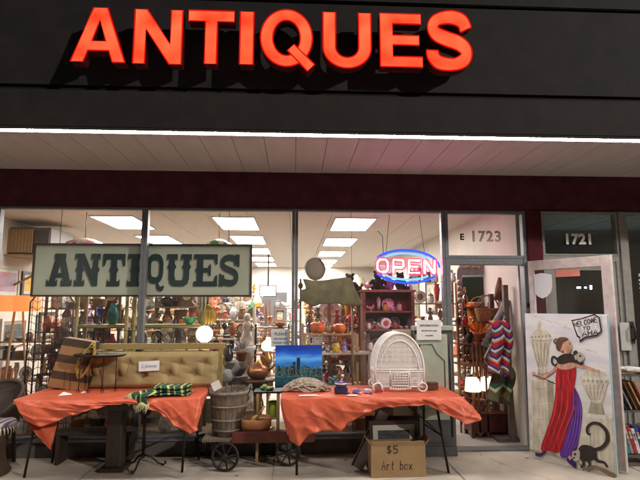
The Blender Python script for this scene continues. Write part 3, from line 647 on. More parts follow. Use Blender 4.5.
mb=MB(); mb.box(0,w,0,.035,0,h); mb.build('canvas',pm,t)
mb=MB(); rr=random.Random(11)
bm_=[mat('city_teal',(.02,.10,.12),.5,0,0,1,0),mat('city_dark',(.004,.015,.03),.5,0,0,1,0),mat('city_gold',(.55,.36,.08),.5,0,0,1,0),mat('city_pale',(.35,.55,.60),.5,0,0,1,0)]
x=.01
while x<w-.02:
    ww=rr.uniform(.012,.03); hh_=rr.uniform(.20,.36)*h; mb.cur=rr.choice([0,1,1,0]); mb.box(x,x+ww,-.0012,.0,.28*h,.28*h+hh_*.7); x+=ww*.9
mb.cur=1; mb.box(w*.46,w*.53,-.0016,.0,.3*h,.70*h); mb.box(w*.38,w*.43,-.0016,0,.3*h,.6*h)
for i in range(300):
    mb.cur=rr.choice([2,2,3,2]); xx=rr.uniform(.01,w-.01); zz_=h*(.24+.30*rr.random()**1.4); s_=rr.uniform(.0018,.0042); mb.box(xx,xx+s_,-.0022-.0001*(i%7),.0,zz_,zz_+s_*rr.uniform(.8,2.4))
mb.cur=3
for i in range(40): xx=rr.uniform(.02,w-.02); zz_=h*rr.uniform(.06,.24); mb.box(xx,xx+rr.uniform(.004,.016),-.0011,.0,zz_,zz_+.0014)
mb.build('picture',bm_,t)
# heap of coarse pale rope
c=G(306,391,.745); rr=random.Random(5); mb=MB()
mb.lathe([(0,0),(.20,.0),(.22,.02),(.17,.05),(.09,.08),(0,.09)],40,sx=1,sy=.55)
for i in range(95):
    rr_=rr.uniform(.03,.13); cx0_=rr.gauss(0,.075); cy0_=rr.uniform(-.045,.045); n_=22; pts=[]; k1,k2,p1=rr.uniform(.01,.025),rr.choice([2,3,5]),rr.uniform(0,6); el=rr.uniform(.35,.7)
    for q in range(n_):
        a=q*2*PI/n_; r=rr_+k1*math.sin(k2*a+p1); x=cx0_+r*math.cos(a)*1.25; y=cy0_+r*math.sin(a)*el
        e=min(1,math.sqrt((x/.25)**2+(y/.135)**2)); z=.010+.105*(1-e**2.2)+rr.uniform(-.004,.010)+.004*math.sin(4*a+p1)
        pts.append((max(-.255,min(.255,x)),max(-.14,min(.14,y)),z))
    mb.tube(pts,.0062,5,closed=True)
mb.build('rope_heap',mat('pale_rope',(.58,.50,.40),.95,0,.45,30,.7,bs=6,bd=.01,col2=(.24,.18,.14)),None,(c.x,c.y+.02,.747),label='pale beige heap of coarse rope in front of the blue painting',cat='rope')
# purple jar, boxes, bracelets
def at_t(px,y,py=392,z=.748): 
    q=P(px,py,y); return (q.x,y,z)
pur=mat('purple_glass',(.10,.05,.22),.15,0,.3,12,0); navy=mat('navy_tin',(.03,.035,.09),.4,.1,.2,12,.05)
t=thing('trinket_box','dark blue square trinket box with a purple jar lid on the right table','box',at_t(341,-.60))
mb=MB(); mb.cbox(0,0,.03,.13,.10,.06); mb.build('box_body',navy,t,bev=.008)
mb=MB(); mb.lathe([(0,.06),(.05,.06),(.058,.075),(.05,.10),(.03,.112),(0,.115)],20); mb.build('lid',pur,t)
mb=MB(); mb.lathe([(.052,.086),(.062,.092),(.054,.098)],20); mb.build('rim',white,t)
for i,(px,col,lab) in enumerate([(356,(.25,.20,.45),'lavender'),(367,(.55,.50,.62),'silver'),(378,(.35,.05,.05),'dark red')]):
    mb=MB()
    for k in range(3): mb.tube([(.032*math.cos(a)+rnd.uniform(-.002,.002)+.006*k,.028*math.sin(a),.007+.010*k+.003*math.sin(3*a)) for a in [j*2*PI/18 for j in range(18)]],.005,6,closed=True)
    if i<2: mb.lathe([(0,0),(.026,0),(.03,.02),(.022,.04),(0,.042)],16,(0,0,.0))
    tag(mb.build('bead_bracelet',mat('bead_'+lab.replace(' ','_'),col,.2,.1,.6,90,.3),None,at_t(px,-.60)),'%s beaded bracelet pile on the right orange cloth'%lab,'bracelet')
for i,px in enumerate((348,360,371)):
    mb=MB(); mb.ball((0,0,.012),.013,10,1.4,1,1); tag(mb.build('polished_stone',mat('stone_%d'%i,[(.10,.08,.12),(.45,.40,.52),(.22,.10,.14)][i],.2,0,.5,60,0),None,at_t(px,-.69)),['small dark','small pale lilac','small plum'][i]+' polished stone at the front of the right table','stone')
mb=MB(); mb.box(-.09,.09,-.03,.03,0,.004); tag(mb.build('price_slip',paper,None,at_t(308,-.74,394,.750),rz=.1),'white price slip lying before the rope heap','paper')
mb=MB(); mb.box(-.05,.05,-.025,.025,0,.004); tag(mb.build('price_slip',paper,None,at_t(352,-.76,394,.750),rz=-.15),'small white slip at the front edge below the bracelets','paper')
t=thing('wooden_box','small dark brown carved box right of the birdcage','box',at_t(432.5,-.45,388))
mb=MB(); mb.cbox(0,0,.03,.105,.08,.06); mb.build('box_body',mat('dark_walnut',(.10,.045,.02),.5,0,.4,30,.3),t,bev=.006)
mb=MB(); mb.cbox(0,0,.068,.11,.085,.014); mb.build('lid',mat('dark_walnut'),t,bev=.004)
# ---- white wicker birdcage
wk=mat('white_wicker',(.85,.82,.79),.6,0,.12,60,.3)
cx=PX(397,-.42,386); Wc=.25; dp=.15; zb=.05; zt_=(PZ(333,-.42)-.748); zsh=zb+.17
bc=thing('birdcage','white domed wicker birdcage with scroll feet on the right table','birdcage',(cx,-.42,.748))
prof=[(-Wc,zb)]+[(-Wc,zsh)]+[(Wc*math.cos(R(a)),zsh+(zt_-zsh)*math.sin(R(a))) for a in range(172,7,-8)]+[(Wc,zsh),(Wc,zb)]
def in_w(z):  # half width of the arch at height z
    return Wc if z<zsh else Wc*math.sqrt(max(0,1-((z-zsh)/(zt_-zsh))**2))
mb=MB()
for y in (-dp,dp): mb.tube([(x,y,z) for x,z in prof],.011,8)
for z in (zb,zsh-.02,zsh): mb.tube([(-Wc,-dp,z),(Wc,-dp,z)],.007,6); mb.tube([(-Wc,dp,z),(Wc,dp,z)],.007,6); mb.tube([(-Wc,-dp,z),(-Wc,dp,z)],.007,6); mb.tube([(Wc,-dp,z),(Wc,dp,z)],.007,6)
for s in(-1,1): mb.tube([(s*.10,-dp,zb),(s*.10,-dp,zsh)],.007,6)
mb.tube([(-Wc*.72,-dp-.004,zsh)]+[(Wc*.78*math.cos(R(a)),-dp-.004,zsh+(zt_-zsh)*.80*math.sin(R(a))) for a in range(180,-1,-10)],.006,6)
mb.build('frame',wk,bc)
def weave(y,step=.0145):
    mb=MB(); x=-Wc+step
    while x<Wc:
        zt2=zsh+(zt_-zsh)*math.sqrt(max(0,1-(x/Wc)**2)); mb.tube([(x,y,zb),(x,y,zt2)],.0027,4,caps=False); x+=step
    z=zb+step
    while z<zt_-.01:
        hw=in_w(z); mb.tube([(-hw+2*hw*i/24,y+(.003 if i%2 else -.003),z) for i in range(25)],.0027,4,caps=False); z+=step*.8
    return mb
weave(-dp).build('wicker_panel',wk,bc); weave(dp,.02).build('wicker_panel',wk,bc)
mb=MB(); k_=len(prof)
for i in range(k_-1):
    for q in range(2):
        t_=q/2; x=prof[i][0]*(1-t_)+prof[i+1][0]*t_; z=prof[i][1]*(1-t_)+prof[i+1][1]*t_; mb.tube([(x,-dp,z),(x,dp,z)],.0027,4,caps=False)
for j in range(1,13):
    y=-dp+2*dp*j/13; mb.tube([(x,y,z) for x,z in prof],.0024,4,caps=False)
mb.build('wicker_roof',wk,bc)
mb=MB(); mb.tube([(-.085,-dp-.012,zb+.012),(.085,-dp-.012,zb+.012),(.085,-dp-.012,zsh-.03),(-.085,-dp-.012,zsh-.03)],.006,6,closed=True)
for i in range(1,6): mb.tube([(-.085+.17*i/6,-dp-.012,zb+.012),(-.085+.17*i/6,-dp-.012,zsh-.03)],.003,4)
for i in range(1,5): mb.tube([(-.085,-dp-.013,zb+.012+(zsh-zb-.042)*i/5),(.085,-dp-.013,zb+.012+(zsh-zb-.042)*i/5)],.003,4)
mb.build('cage_door',wk,bc)
for s in (-1,1):
    for y in (-dp,dp):
        mb=MB(); mb.tube([(s*(Wc-.02)+.045*math.cos(a)*s,y-.01,.046+.042*math.sin(a)) for a in [j*2*PI/16 for j in range(16)]],.0085,7,closed=True)
        mb.tube([(s*(Wc-.075),y-.01,.012),(s*(Wc-.05),y-.01,.07),(s*(Wc-.02),y-.01,.105)],.008,6); mb.build('scroll_foot',wk,bc)
mb=MB()
for i in range(9): mb.ball((-.10+.025*i,-dp-.02,.028-.010*math.cos((i-4)/4*1.3)+.01),.011,8)
mb.build('bead_trim',wk,bc)
# ================================================================ under and between the tables
oldw=mat('dark_oak',(.028,.016,.011),.6,0,.35,8,.3,stretch=(4,4,1))
c=P(110,471,-.46)
t=thing('pedestal_stool','dark wooden stool with a thick square post under the left table','stool',(-1.78,-.42,0))
mb=MB(); mb.box(-.42,.28,-.17,.22,.60,.66); mb.build('seat',oldw,t,bev=.01)
mb=MB(); mb.box(-.075,.075,-.07,.08,.037,.60); mb.build('post',oldw,t,bev=.01)
mb=MB(); mb.box(-.12,.12,-.11,.12,0,.035); mb.build('base',oldw,t,bev=.006)
c=P(142,468,-.42)
t=thing('iron_floor_stand','thin black iron floor stand with scrolled feet under the left table','stand',(c.x,-.40,0))
mb=MB(); mb.tube([(0,0,.10),(0,0,.66)],.016); mb.ball((0,0,.55),.06,10,1,1,.8); mb.build('stem',blackm,t)
for a in (0,120,240):
    mb=MB(); mb.X=Matrix.Rotation(R(a+20),4,'Z'); mb.tube([(0,0,.13),(.08,0,.10),(.15,0,.035),(.20,0,.012),(.225,0,.03),(.21,0,.045)],.011,6); mb.build('foot',blackm,t)
# upturned dark stool base and low bench
c=P(90,452,-.3)
t=thing('low_bench','low dark bench behind the thick post under the left table','bench',(-2.02,-.18,0))
mb=MB(); mb.box(-.45,.35,-.10,.12,.29,.325); mb.build('seat',oldw,t,bev=.006)
for sx in(-.40,.30):
    mb=MB(); mb.box(sx-.02,sx+.02,-.09,.11,0,.29); mb.build('leg',oldw,t)
# ---- wagon with spoked wheels
wood_g=mat('weathered_wood',(.15,.115,.085),.8,0,.4,10,.4,stretch=(5,5,1)); redw=mat('faded_red_wood',(.10,.022,.014),.6,0,.35,8,.2)
t=thing('wooden_wagon','old wooden wagon with iron spoked wheels between the two tables','wagon',(-.42,-.28,0))
wagX=t.location.x
zb=.26
mb=MB(); mb.box(-.50,.62,-.20,.16,zb,zb+.03); mb.build('bed',wood_g,t,bev=.004)
mb=MB(); mb.box(-.20,.62,-.215,-.20,zb-.01,zb+.10); mb.box(.62,.635,-.2,.16,zb,zb+.10); mb.build('side_board',redw,t,bev=.003)
irn=mat('rusty_iron',(.035,.030,.028),.55,.5,.4,24,.3)
def wheel(r):
    mb=MB(); mb.tube([(r*math.cos(a),0,r*math.sin(a)) for a in [j*2*PI/36 for j in range(36)]],.011,8,closed=True)
    mb.tube([(r*.93*math.cos(a),0,r*.93*math.sin(a)) for a in [j*2*PI/36 for j in range(36)]],.008,6,closed=True)
    for k in range(8): a=k*PI/4+.2; mb.bar((0,0,0),(r*.93*math.cos(a),0,r*.93*math.sin(a)),.016,.012)
    mb.tube([(0,-.035,0),(0,.03,0)],.026,12); return mb
wl=[(P(225,460,-.55),.130,0),(P(204.5,449,-.10),.118,0),(P(288,450,-.42),.12,0),(P(270,446,-.12),.11,0)]
for c,r_,_ in wl:
    o=wheel(r_).build('wheel',irn,t,(c.x-t.location.x,c.y-t.location.y,r_+.011),rz=rnd.uniform(-.25,.25))
mb=MB(); mb.tube([(wl[0][0].x-wagX,-.27,.13),(wl[1][0].x-wagX,.18,.13)],.012); mb.bar((-.40,-.02,.13),(-.40,-.02,zb),.05); mb.build('axle',irn,t)
mb=MB(); mb.tube([(wl[2][0].x-wagX,-.14,.13),(wl[3][0].x-wagX,.16,.12)],.012); mb.bar((.42,0,.13),(.42,0,zb),.05); mb.build('axle',irn,t)
# ---- tall stave basket
c=P(229,443,-.28); r0=.165; hB=PZ(385,-.30)-zb-.03
st=thing('stave_basket','tall grey wooden stave basket with wire hoops on the wagon','basket',(PX(228.5,-.28,420),-.28,zb+.032))
mb=MB(); n=20
for i in range(n):
    a0=2*PI*i/n+.012; a1=2*PI*(i+1)/n-.012; rr_=rnd.uniform(-.003,.004)
    for (ra,rb,fl_) in ((.155+rr_,.200+rr_,0),):
        i_=[mb._p((r*math.cos(a),r*math.sin(a),z)) for r,z in ((.155+rr_,0),(.200+rr_,hB*.9+rnd.uniform(0,.03))) for a in (a0,a1)]
        j_=[mb._p((r*math.cos(a),r*math.sin(a),z)) for r,z in ((.147+rr_,0),(.190+rr_,hB*.9)) for a in (a0,a1)]
        mb.face((i_[0],i_[1],i_[3],i_[2])); mb.face((j_[1],j_[0],j_[2],j_[3])); mb.face((i_[2],i_[3],j_[3],j_[2])); mb.face((i_[0],i_[2],j_[2],j_[0])); mb.face((i_[1],j_[1],j_[3],i_[3]))
mb.lathe([(0,.004),(.15,.004)],20)
mb.build('staves',wood_g,st)
def hoop(z,w_=.022,extra=.004):
    r=.155+.045*z/(hB*.9)+extra; mb=MB(); mb.lathe([(r-.003,z-w_/2),(r+.004,z-w_/2),(r+.004,z+w_/2),(r-.003,z+w_/2)],32); return mb
for z in (.06,hB*.33,hB*.60): hoop(z,.018).build('hoop',mat('hoop_wood',(.20,.17,.14),.7,0,.3,20,.2),st)
hoop(hB*.87,.035,.006).build('rim',mat('hoop_wood'),st)
for s in(-1,1):
    mb=MB(); mb.tube([(s*.20,-.03,hB*.8),(s*.225,-.02,hB*.9),(s*.228,.0,hB*.99),(s*.21,.03,hB*.86)],.004,6); mb.build('handle',blackm,st)
c=P(216,385,-.48); mb=MB(); mb.box(-.045,.045,0,.002,-.05,.035); tag(mb.build('price_tag',paper,None,tuple(c),rot=(0,R(-25),0)),'white price tag hanging over the stave basket rim','price tag')


# ---- bowl with scoop
c=P(256,432,-.30); bz=zb+.032
bw=mat('maple_bowl',(.33,.14,.055),.45,0,.2,9,.1)
rB=.165; mb=MB(); mb.lathe([(0,0),(.09,0),(.135,.03),(.160,.09),(.165,.17),(.158,.172),(.148,.10),(.12,.045),(.08,.018),(0,.016)],32)
bz=PZ(431,-.30)
tag(mb.build('wooden_bowl',bw,None,(PX(256,-.30,420),-.32,zb+.032)),'round orange brown wooden bowl on the wagon','bowl')
t=thing('wooden_scoop','pale wooden scoop standing in the brown bowl','scoop',(PX(256,-.30,420)-.04,-.36,zb+.15),rot=(0,R(38),0))
mb=MB(); mb.grid(lambda u,v:Vector(((u-.5)*.07*math.sin(PI*min(1,.15+v)),-.02*math.cos((u-.5)*PI)+.0,v*.13)),8,10); mb.build('blade',mat('pale_wood',(.55,.36,.12),.6,0,.1,9,.1),t,solid=.004)
mb=MB(); mb.tube([(0,-.01,.12),(0,-.005,.22)],[.012,.009],8); mb.build('handle',mat('pale_wood'),t)
# ---- little side table with green things between wagon and right table
c=P(268,388,-.10)
sx0,sx1=PX(255,-.12,395),PX(283,-.12,395); zt3=PZ(389,-.12)
t=thing('side_stand','small black topped stand with pale legs left of the right table','stand',((sx0+sx1)/2,-.14,0))
w=(sx1-sx0)/2
mb=MB(); mb.box(-w,w,-.13,.09,zt3-.02,zt3); mb.build('top',blackm,t)
pw_=mat('pine',(.42,.27,.13),.6,0,.2,9,.1)
for sx in(-w+.04,w-.05):
    for sy in(-.11,.07): mb=MB(); mb.box(sx-.014,sx+.014,sy-.014,sy+.014,0,zt3-.02); mb.build('leg',pw_,t)
mb=MB(); mb.box(-w+.05,w-.06,-.10,.08,.42,.435); mb.build('shelf',pw_,t)
grn=mat('green_glaze',(.16,.26,.06),.3,0,.4,14,.1)
mb=MB()
for i in range(5): mb.ball((rnd.uniform(-.06,.06),rnd.uniform(-.03,.03),.02+.012*(i%2)),.026,8,1.2,1,.8)
tag(mb.build('ceramic_frog',grn,None,((sx0+sx1)/2-.03,-.17,zt3)),'lumpy green ceramic figure on the small black stand','figurine')
mb=MB(); mb.lathe([(0,0),(.05,0),(.055,.02),(.055,.15),(.05,.16),(.05,.02),(0,.015)],18); tag(mb.build('lime_jar',mat('lime_glaze',(.35,.55,.06),.25,0,.1,9,0),None,((sx0+sx1)/2+.05,-.16,.436)),'lime green jar on the lower shelf of the black stand','jar')
mb=MB(); mb.cbox(0,0,.10,.13,.08,.20); tag(mb.build('magazine_pack',mat('pale_pages',(.5,.47,.42),.6,0,.3,30,0),None,((sx0+sx1)/2-.22,-.10,zb+.032),rz=.5,bev=.003),'pale pack of papers standing behind the wooden bowl','papers')
# ---- rattan stool and barrel chair at far left
rat=stripes('rattan_weave',(.085,.05,.028),(.04,.024,.014),2,45,.5,.7,.6,soft=.2)
c=G(0,470,0)
t=thing('rattan_stool','round brown rattan stool with a fringed seat at the left frame edge','stool',(c.x-.07,-.50,0))
mb=MB(); mb.lathe([(0,0),(.20,0),(.215,.02),(.17,.10),(.15,.21),(.165,.32),(.21,.42),(0,.42)],36,wob=lambda a,z:1+.012*math.sin(18*a)); mb.build('base',rat,t)
mb=MB(); mb.lathe([(.19,.42),(.235,.43),(.245,.46),(.22,.49),(.12,.505),(0,.51)],32); mb.build('seat_pad',stripes('woven_pad',(.45,.38,.34),(.10,.08,.16),0,18,.5,.9,.3),t)
mb=MB()
for i in range(46):
    a=i*2*PI/46; mb.tube([(.24*math.cos(a),.24*math.sin(a),.45),(.258*math.cos(a),.258*math.sin(a),.425),(.25*math.cos(a+.03),.25*math.sin(a+.03),.39)],[.008,.007,.004],5)
mb.build('fringe',mat('pale_fringe',(.55,.50,.44),.9,0,.1,9,0),t)
c=P(12,425,-.28)
t=thing('wicker_chair','brown round backed wicker chair left of the orange table','chair',(c.x-.30,-.20,0),rz=R(-20))
mb=MB(); 
def cb(u,v):
    a=R(-115+230*u); r=.30+.04*v; return Vector((r*math.sin(a),r*math.cos(a)*.8,.34+ (.44*math.cos(a*.55)**1.2+.02)*v))
mb.grid(cb,40,12); mb.build('backrest',rat,t,solid=.02)
mb=MB(); mb.lathe([(0,.36),(.30,.36),(.31,.34),(.30,.32),(0,.32)],30,sx=1,sy=.85); mb.build('seat',rat,t)
for sx in(-.2,.2):
    for sy in(-.15,.15): mb=MB(); mb.tube([(sx,sy,.33),(sx*1.1,sy*1.1,0)],.018); mb.build('leg',rat,t)
mb=MB(); mb.tube([tuple(cb(i/30,1.0)) for i in range(31)],.02,8); mb.build('top_rim',rat,t)
# ================================================================ right side: cabinet door, boards, art box
grey_gr=mat('sage_paint',(.36,.41,.33),.6,0,.12,9,.1); dkgr=mat('charcoal_paint',(.07,.072,.075),.6,0,.2,9,.1)
x0,x1=PX(414,-.07,400),PX(452,-.05,400); zt4=PZ(326,-.07)
t=thing('painted_cabinet','tall narrow cabinet painted sage green with charcoal trim left of the doorway','cabinet',((x0+x1)/2,-.10,0))
w=(x1-x0)/2
mb=MB(); mb.box(-w,w,-.06,.06,.10,zt4-.05); mb.build('cabinet_body',dkgr,t,bev=.005)
mb=MB(); mb.box(-w+.01,w-.07,-.082,-.062,.38,zt4-.09); mb.build('door',grey_gr,t,bev=.008)
mb=MB(); mb.box(-w-.005,w+.005,-.075,.065,0,.10); mb.build('plinth',dkgr,t,bev=.006)
mb=MB(); mb.box(-w+.02,w-.08,-.075,-.062,.14,.34); mb.build('lower_panel',dkgr,t,bev=.006)
mb=MB(); mb.box(-w-.01,w+.01,-.078,.066,zt4-.05,zt4); mb.build('cornice',grey_gr,t,bev=.006)
xx=w-.12; mb=MB(); a0=-w+.05
pts=[(a0,zt4-.2),(a0+.14,zt4-.2),(a0+.19,zt4-.3),(w-.11,zt4-.38),(w-.11,.5),(a0,.5)]
mb.tube([(p[0],-.084,p[1]) for p in pts],.006,6,closed=True); mb.build('moulding',dkgr,t)
mb=MB(); mb.tube([(w-.035,-.062,zt4-.2),(w-.035,-.062,.2)],.012); mb.build('corner_bead',dkgr,t)
x0,x1=PX(394,-.06,400),PX(413,-.06,400); zt5=PZ(330,-.06)
mb=MB(); mb.box(x0,x1,-.05,-.02,0,zt5); mb.box(x0+.02,x1-.02,-.056,-.05,.1,zt5-.08)
tag(mb.build('cream_panel',mat('cream_board',(.50,.42,.30),.6,0,.15,6,.1),bev=.004),'tall cream board standing between birdcage and sage cabinet','board')
x0,x1=PX(362,-.06,400),PX(372,-.06,400)
# leaning white plank
a=P(353,463,-.62); b=P(376,417,-.42)
t=thing('white_shelf_board','pale scuffed board leaning under the right table','board',(0,0,0))
mb=MB(); d=(b-a); L0=d.length; mb.X=Matrix.Translation(Vector((a.x+.05,-.55,.015)))@Matrix.Rotation(R(30),4,'Y')@Matrix.Rotation(R(-12),4,'X')
mb.box(-.06,.06,-.012,.012,0,.60); bd_=mb.build('plank',mat('scuffed_white',(.48,.45,.42),.6,0,.25,6,.2),t,bev=.003)
mb=MB(); mb.X=Matrix.Translation(Vector((a.x+.05,-.56,.015)))@Matrix.Rotation(R(30),4,'Y')@Matrix.Rotation(R(-12),4,'X'); mb.box(-.07,-.055,-.02,.015,0,.60); mb.build('edge_strip',mat('dark_oak'),t)
def framed(name,label,loc,w,h,fw_,fm,mm,pm_,rot=(0,0,0),cat='picture',mat_w=.04,depth=.03,group=None,picfn=None):
    t=thing(name,label,cat,loc,rot=rot,group=group)
    mb=MB(); mb.prism([[(-w/2,0),(w/2,0),(w/2,h),(-w/2,h)],[(-w/2+fw_,fw_),(w/2-fw_,fw_),(w/2-fw_,h-fw_),(-w/2+fw_,h-fw_)]],0,depth); mb.build('frame',fm,t,bev=min(.004,fw_*.2))
    mb=MB(); mb.box(-w/2+fw_*.9,w/2-fw_*.9,depth*.45,depth*.8,fw_*.9,h-fw_*.9); mb.build('mount',mm,t)
    m_=fw_+mat_w; mb=MB(); mb.box(-w/2+m_,w/2-m_,depth*.40,depth*.46,m_,h-m_); 
    p=mb.build('picture',pm_,t)
    return t
gilt=mat('gilt',(.28,.18,.07),.4,.5,.3,30,.3); dkwood=mat('dark_frame_wood',(.05,.022,.014),.45,0,.3,12,.15)
scen=mat('dim_landscape',(.10,.11,.10),.5,0,.8,9,0,col2=(.02,.03,.03),stretch=(1,1,4))
c=P(397,478,-.70)
framed('framed_print','dark framed print with white mount leaning behind the lettered cardboard box',(PX(395,-.62,430),-.62,.0),.50,PZ(423,-.60)+.005,.035,dkwood,mat('mount_white',(.6,.58,.54),.7,0,.03,9,0),scen,(R(-7),0,R(2)),'picture',.055)
framed('framed_print','larger dark wooden frame leaning at the back behind the lettered cardboard box',(PX(394,-.52,430),-.50,0),.56,PZ(419,-.50)+.01,.04,mat('dark_oak'),mat('mount_tan',(.30,.24,.18),.7,0,.1,9,0),scen,(R(-9),0,R(-3)),'picture',.05)
card=mat('cardboard',(.36,.235,.115),.8,0,.12,5,.15)
x0,x1=PX(371,-.80,462),PX(426,-.80,462); zc=PZ(443,-.80)
t=thing('cardboard_box','cardboard box with handwriting $5 Art box on the sidewalk under the right table','box',((x0+x1)/2,-.80,0),rz=R(1))
w=(x1-x0)/2; hc=zc-.03
mb=MB(); mb.box(-w,w,0,.006,0,hc); mb.box(-w,w,.20,.206,0,hc); mb.box(-w,-w+.006,.006,.20,0,hc); mb.box(w-.006,w,.006,.20,0,hc); mb.box(-w,w,.006,.20,0,.006); mb.build('carton',card,t,bev=.002)
for s,(xa,xb,ya,yb) in enumerate([(-w,-w+.05,0,.2),(w-.05,w,0,.2)]):
    mb=MB(); mb.X=Matrix.Translation(Vector(((-w if s==0 else w),.1,hc)))@Matrix.Rotation(R(-38 if s==0 else 38),4,'Y'); mb.box(0 if s==1 else -.0,.004,-.1,.1,0,.07); mb.build('flap',card,t)
mb=MB(); mb.X=Matrix.Translation(Vector((0,.0,hc)))@Matrix.Rotation(R(14),4,'X'); mb.box(-w+.01,w-.01,0,.004,0,.035); mb.build('flap',card,t)
mb=MB(); handwrite(mb,'$5',-w*.42,hc-.075,.065,.045,.009,-.0015,.35); handwrite(mb,'Art box',-w*.62,.07,.085,.034,.0065,-.0015,.28,slant=.1)
mb.build('lettering',black_ink,t)
# ================================================================ welcome board leaning on the open door
pBL=G(530,458,0); pBR=G(617,478,0)
BW=math.hypot(pBR.x-pBL.x,pBR.y-pBL.y); BH=1.53; ba=math.atan2(pBR.y-pBL.y,pBR.x-pBL.x)
wb=thing('welcome_board','tall painted board of a woman in a red dress reading WELCOME TO AHA','painted board',(pBL.x,pBL.y,0),rot=(R(-2.0),0,ba))
cv=mat('painted_sky',(.66,.62,.64),.6,0,0,1,0); nt=cv.node_tree;N=nt.nodes;L=nt.links;b=N['Principled BSDF'];tc=N.new('ShaderNodeTexCoord')
mp=N.new('ShaderNodeMapping');mp.inputs['Rotation'].default_value=(0,.5,0);mp.inputs['Scale'].default_value=(1.2,1,4);L.new(tc.outputs['Object'],mp.inputs[0])
ns=N.new('ShaderNodeTexNoise');ns.inputs['Scale'].default_value=2.2;ns.inputs['Detail'].default_value=6;L.new(mp.outputs[0],ns.inputs[0])
r1=N.new('ShaderNodeValToRGB');e=r1.color_ramp.elements;e[0].position=.35;e[0].color=(.80,.80,.90,1);e[1].position=.62;e[1].color=(.97,.96,.96,1);L.new(ns.outputs['Fac'],r1.inputs[0])
r2=N.new('ShaderNodeValToRGB');e=r2.color_ramp.elements;e[0].position=.35;e[0].color=(.72,.67,.55,1);e[1].position=.62;e[1].color=(.90,.86,.77,1);L.new(ns.outputs['Fac'],r2.inputs[0])
sp=N.new('ShaderNodeSeparateXYZ');L.new(tc.outputs['Object'],sp.inputs[0]);mr=N.new('ShaderNodeMapRange');mr.inputs[1].default_value=.35;mr.inputs[2].default_value=.85;L.new(sp.outputs[2],mr.inputs[0])
mx=N.new('ShaderNodeMix');mx.data_type='RGBA';L.new(mr.outputs[0],mx.inputs[0]);L.new(r2.outputs[0],mx.inputs[6]);L.new(r1.outputs[0],mx.inputs[7]);L.new(mx.outputs[2],b.inputs['Base Color'])
mb=MB(); mb.box(0,BW,0,.035,.0,BH); mb.build('canvas',cv,wb,bev=.003)
mb=MB(); mb.box(BW+.0005,BW+.004,.002,.033,.01,BH-.005); mb.build('canvas_edge',mat('pale_blue_edge',(.30,.50,.60),.6,0,.1,8,0),wb)
def Q_(x,y):
    t=.5; v=.5
    for _ in range(6):
        xl=33-5*v; xr=250+8*v; u=(x-xl)/(xr-xl); v=(y-(38+15*u))/((418+62*u)-(38+15*u))
    return (u*BW,(1-v)*BH)
cols=[('skin',(.72,.40,.28)),('hair',(.13,.07,.04)),('red',(.52,.012,.025)),('deep_red',(.20,.006,.012)),('purple',(.14,.035,.36)),('deep_purple',(.05,.012,.14)),('urn',(.72,.67,.55)),('urn_shade',(.44,.40,.30)),('fur',(.035,.022,.018)),('pale_fur',(.55,.50,.42)),('ink',(.01,.01,.012)),('bubble',(.78,.78,.80)),('branch',(.22,.16,.11)),('urn_light',(.85,.81,.70)),('hill',(.55,.51,.40)),('bright_red',(.75,.05,.05)),('bright_purple',(.25,.10,.55)),('skin_shade',(.42,.17,.10)),('cloud',(.93,.90,.90))]
PM=[mat('paint_'+n,c,.5,0,.28,9,.35,bs=6,stretch=(3,1,.7)) for n,c in cols]; CI={n:i for i,(n,c) in enumerate(cols)}
pic=MB(); lay=[0]
def paint(pts,col,sm=0):
    if sm: pts=smoothline(pts+[pts[0]],sm)[:-1]
    lay[0]+=1; pic.cur=CI[col]; pic.prism([[Q_(*p) for p in pts]],-.0006-.00012*lay[0],0,flat=True)
def stroke(pts,w,col,sm=4):
    if sm and len(pts)>2:
        pts=smoothline(pts,sm)
        if isinstance(w,list):
            n=len(pts); w=[w[min(int(i/(n-1)*(len(w)-1)),len(w)-2)]*(1-(i/(n-1)*(len(w)-1)%1))+w[min(int(i/(n-1)*(len(w)-1))+1,len(w)-1)]*(i/(n-1)*(len(w)-1)%1) for i in range(n)]
    paint(ribbon(pts,w),col)
paint([(31,300),(70,292),(140,300),(257,330),(258,478),(28,417)],'hill') if False else None
for (xc,yc,l_,w2) in ((120,70,60,6),(150,86,50,5),(205,150,40,5),(70,52,40,4),(130,100,30,3),(230,180,22,4),(150,240,1,1)):
    if l_>5: stroke([(xc-l_/2,yc-l_*.18),(xc-l_*.1,yc-3),(xc+l_/2,yc+l_*.14)],[.5,w2,.6],'cloud')
# left urn and pedestal
paint([(42,216),(106,222),(104,418),(40,398)],'urn'); paint([(88,221),(106,222),(104,418),(88,412)],'urn_shade')
paint([(38,210),(110,217),(110,226),(38,219)],'urn_light')
paint([(66,190),(90,192),(94,214),(60,211)],'urn_shade')
paint([(46,104),(106,110),(102,130),(90,192),(66,190),(50,128)],'urn',3)
for k in range(5): stroke([(55+11*k,122),(58+9*k,150),(67+5*k,186)],3,'urn_shade')
paint([(44,98),(108,104),(107,115),(44,109)],'urn_light'); paint([(50,98),(66,82),(88,84),(104,103)],'urn',3)
paint([(68,84),(70,66),(76,60),(83,67),(85,85)],'urn_light',3)
for yy_ in (240,280,320,360,395): stroke([(44,yy_),(72,yy_+3),(98,yy_+2)],[.4,1.6,.4],'urn_light' if yy_%80 else 'urn_shade')
stroke([(74,66),(77,72),(74,82)],[.5,2,.5],'urn_shade'); stroke([(50,110),(78,116),(104,113)],[1,2,1],'urn_shade'); stroke([(64,196),(78,200),(92,197)],[1,2.4,1],'urn_light')
for k_ in range(6): paint(arc(52+10*k_,104,3.4,3.6,0,340,8),'urn_shade')
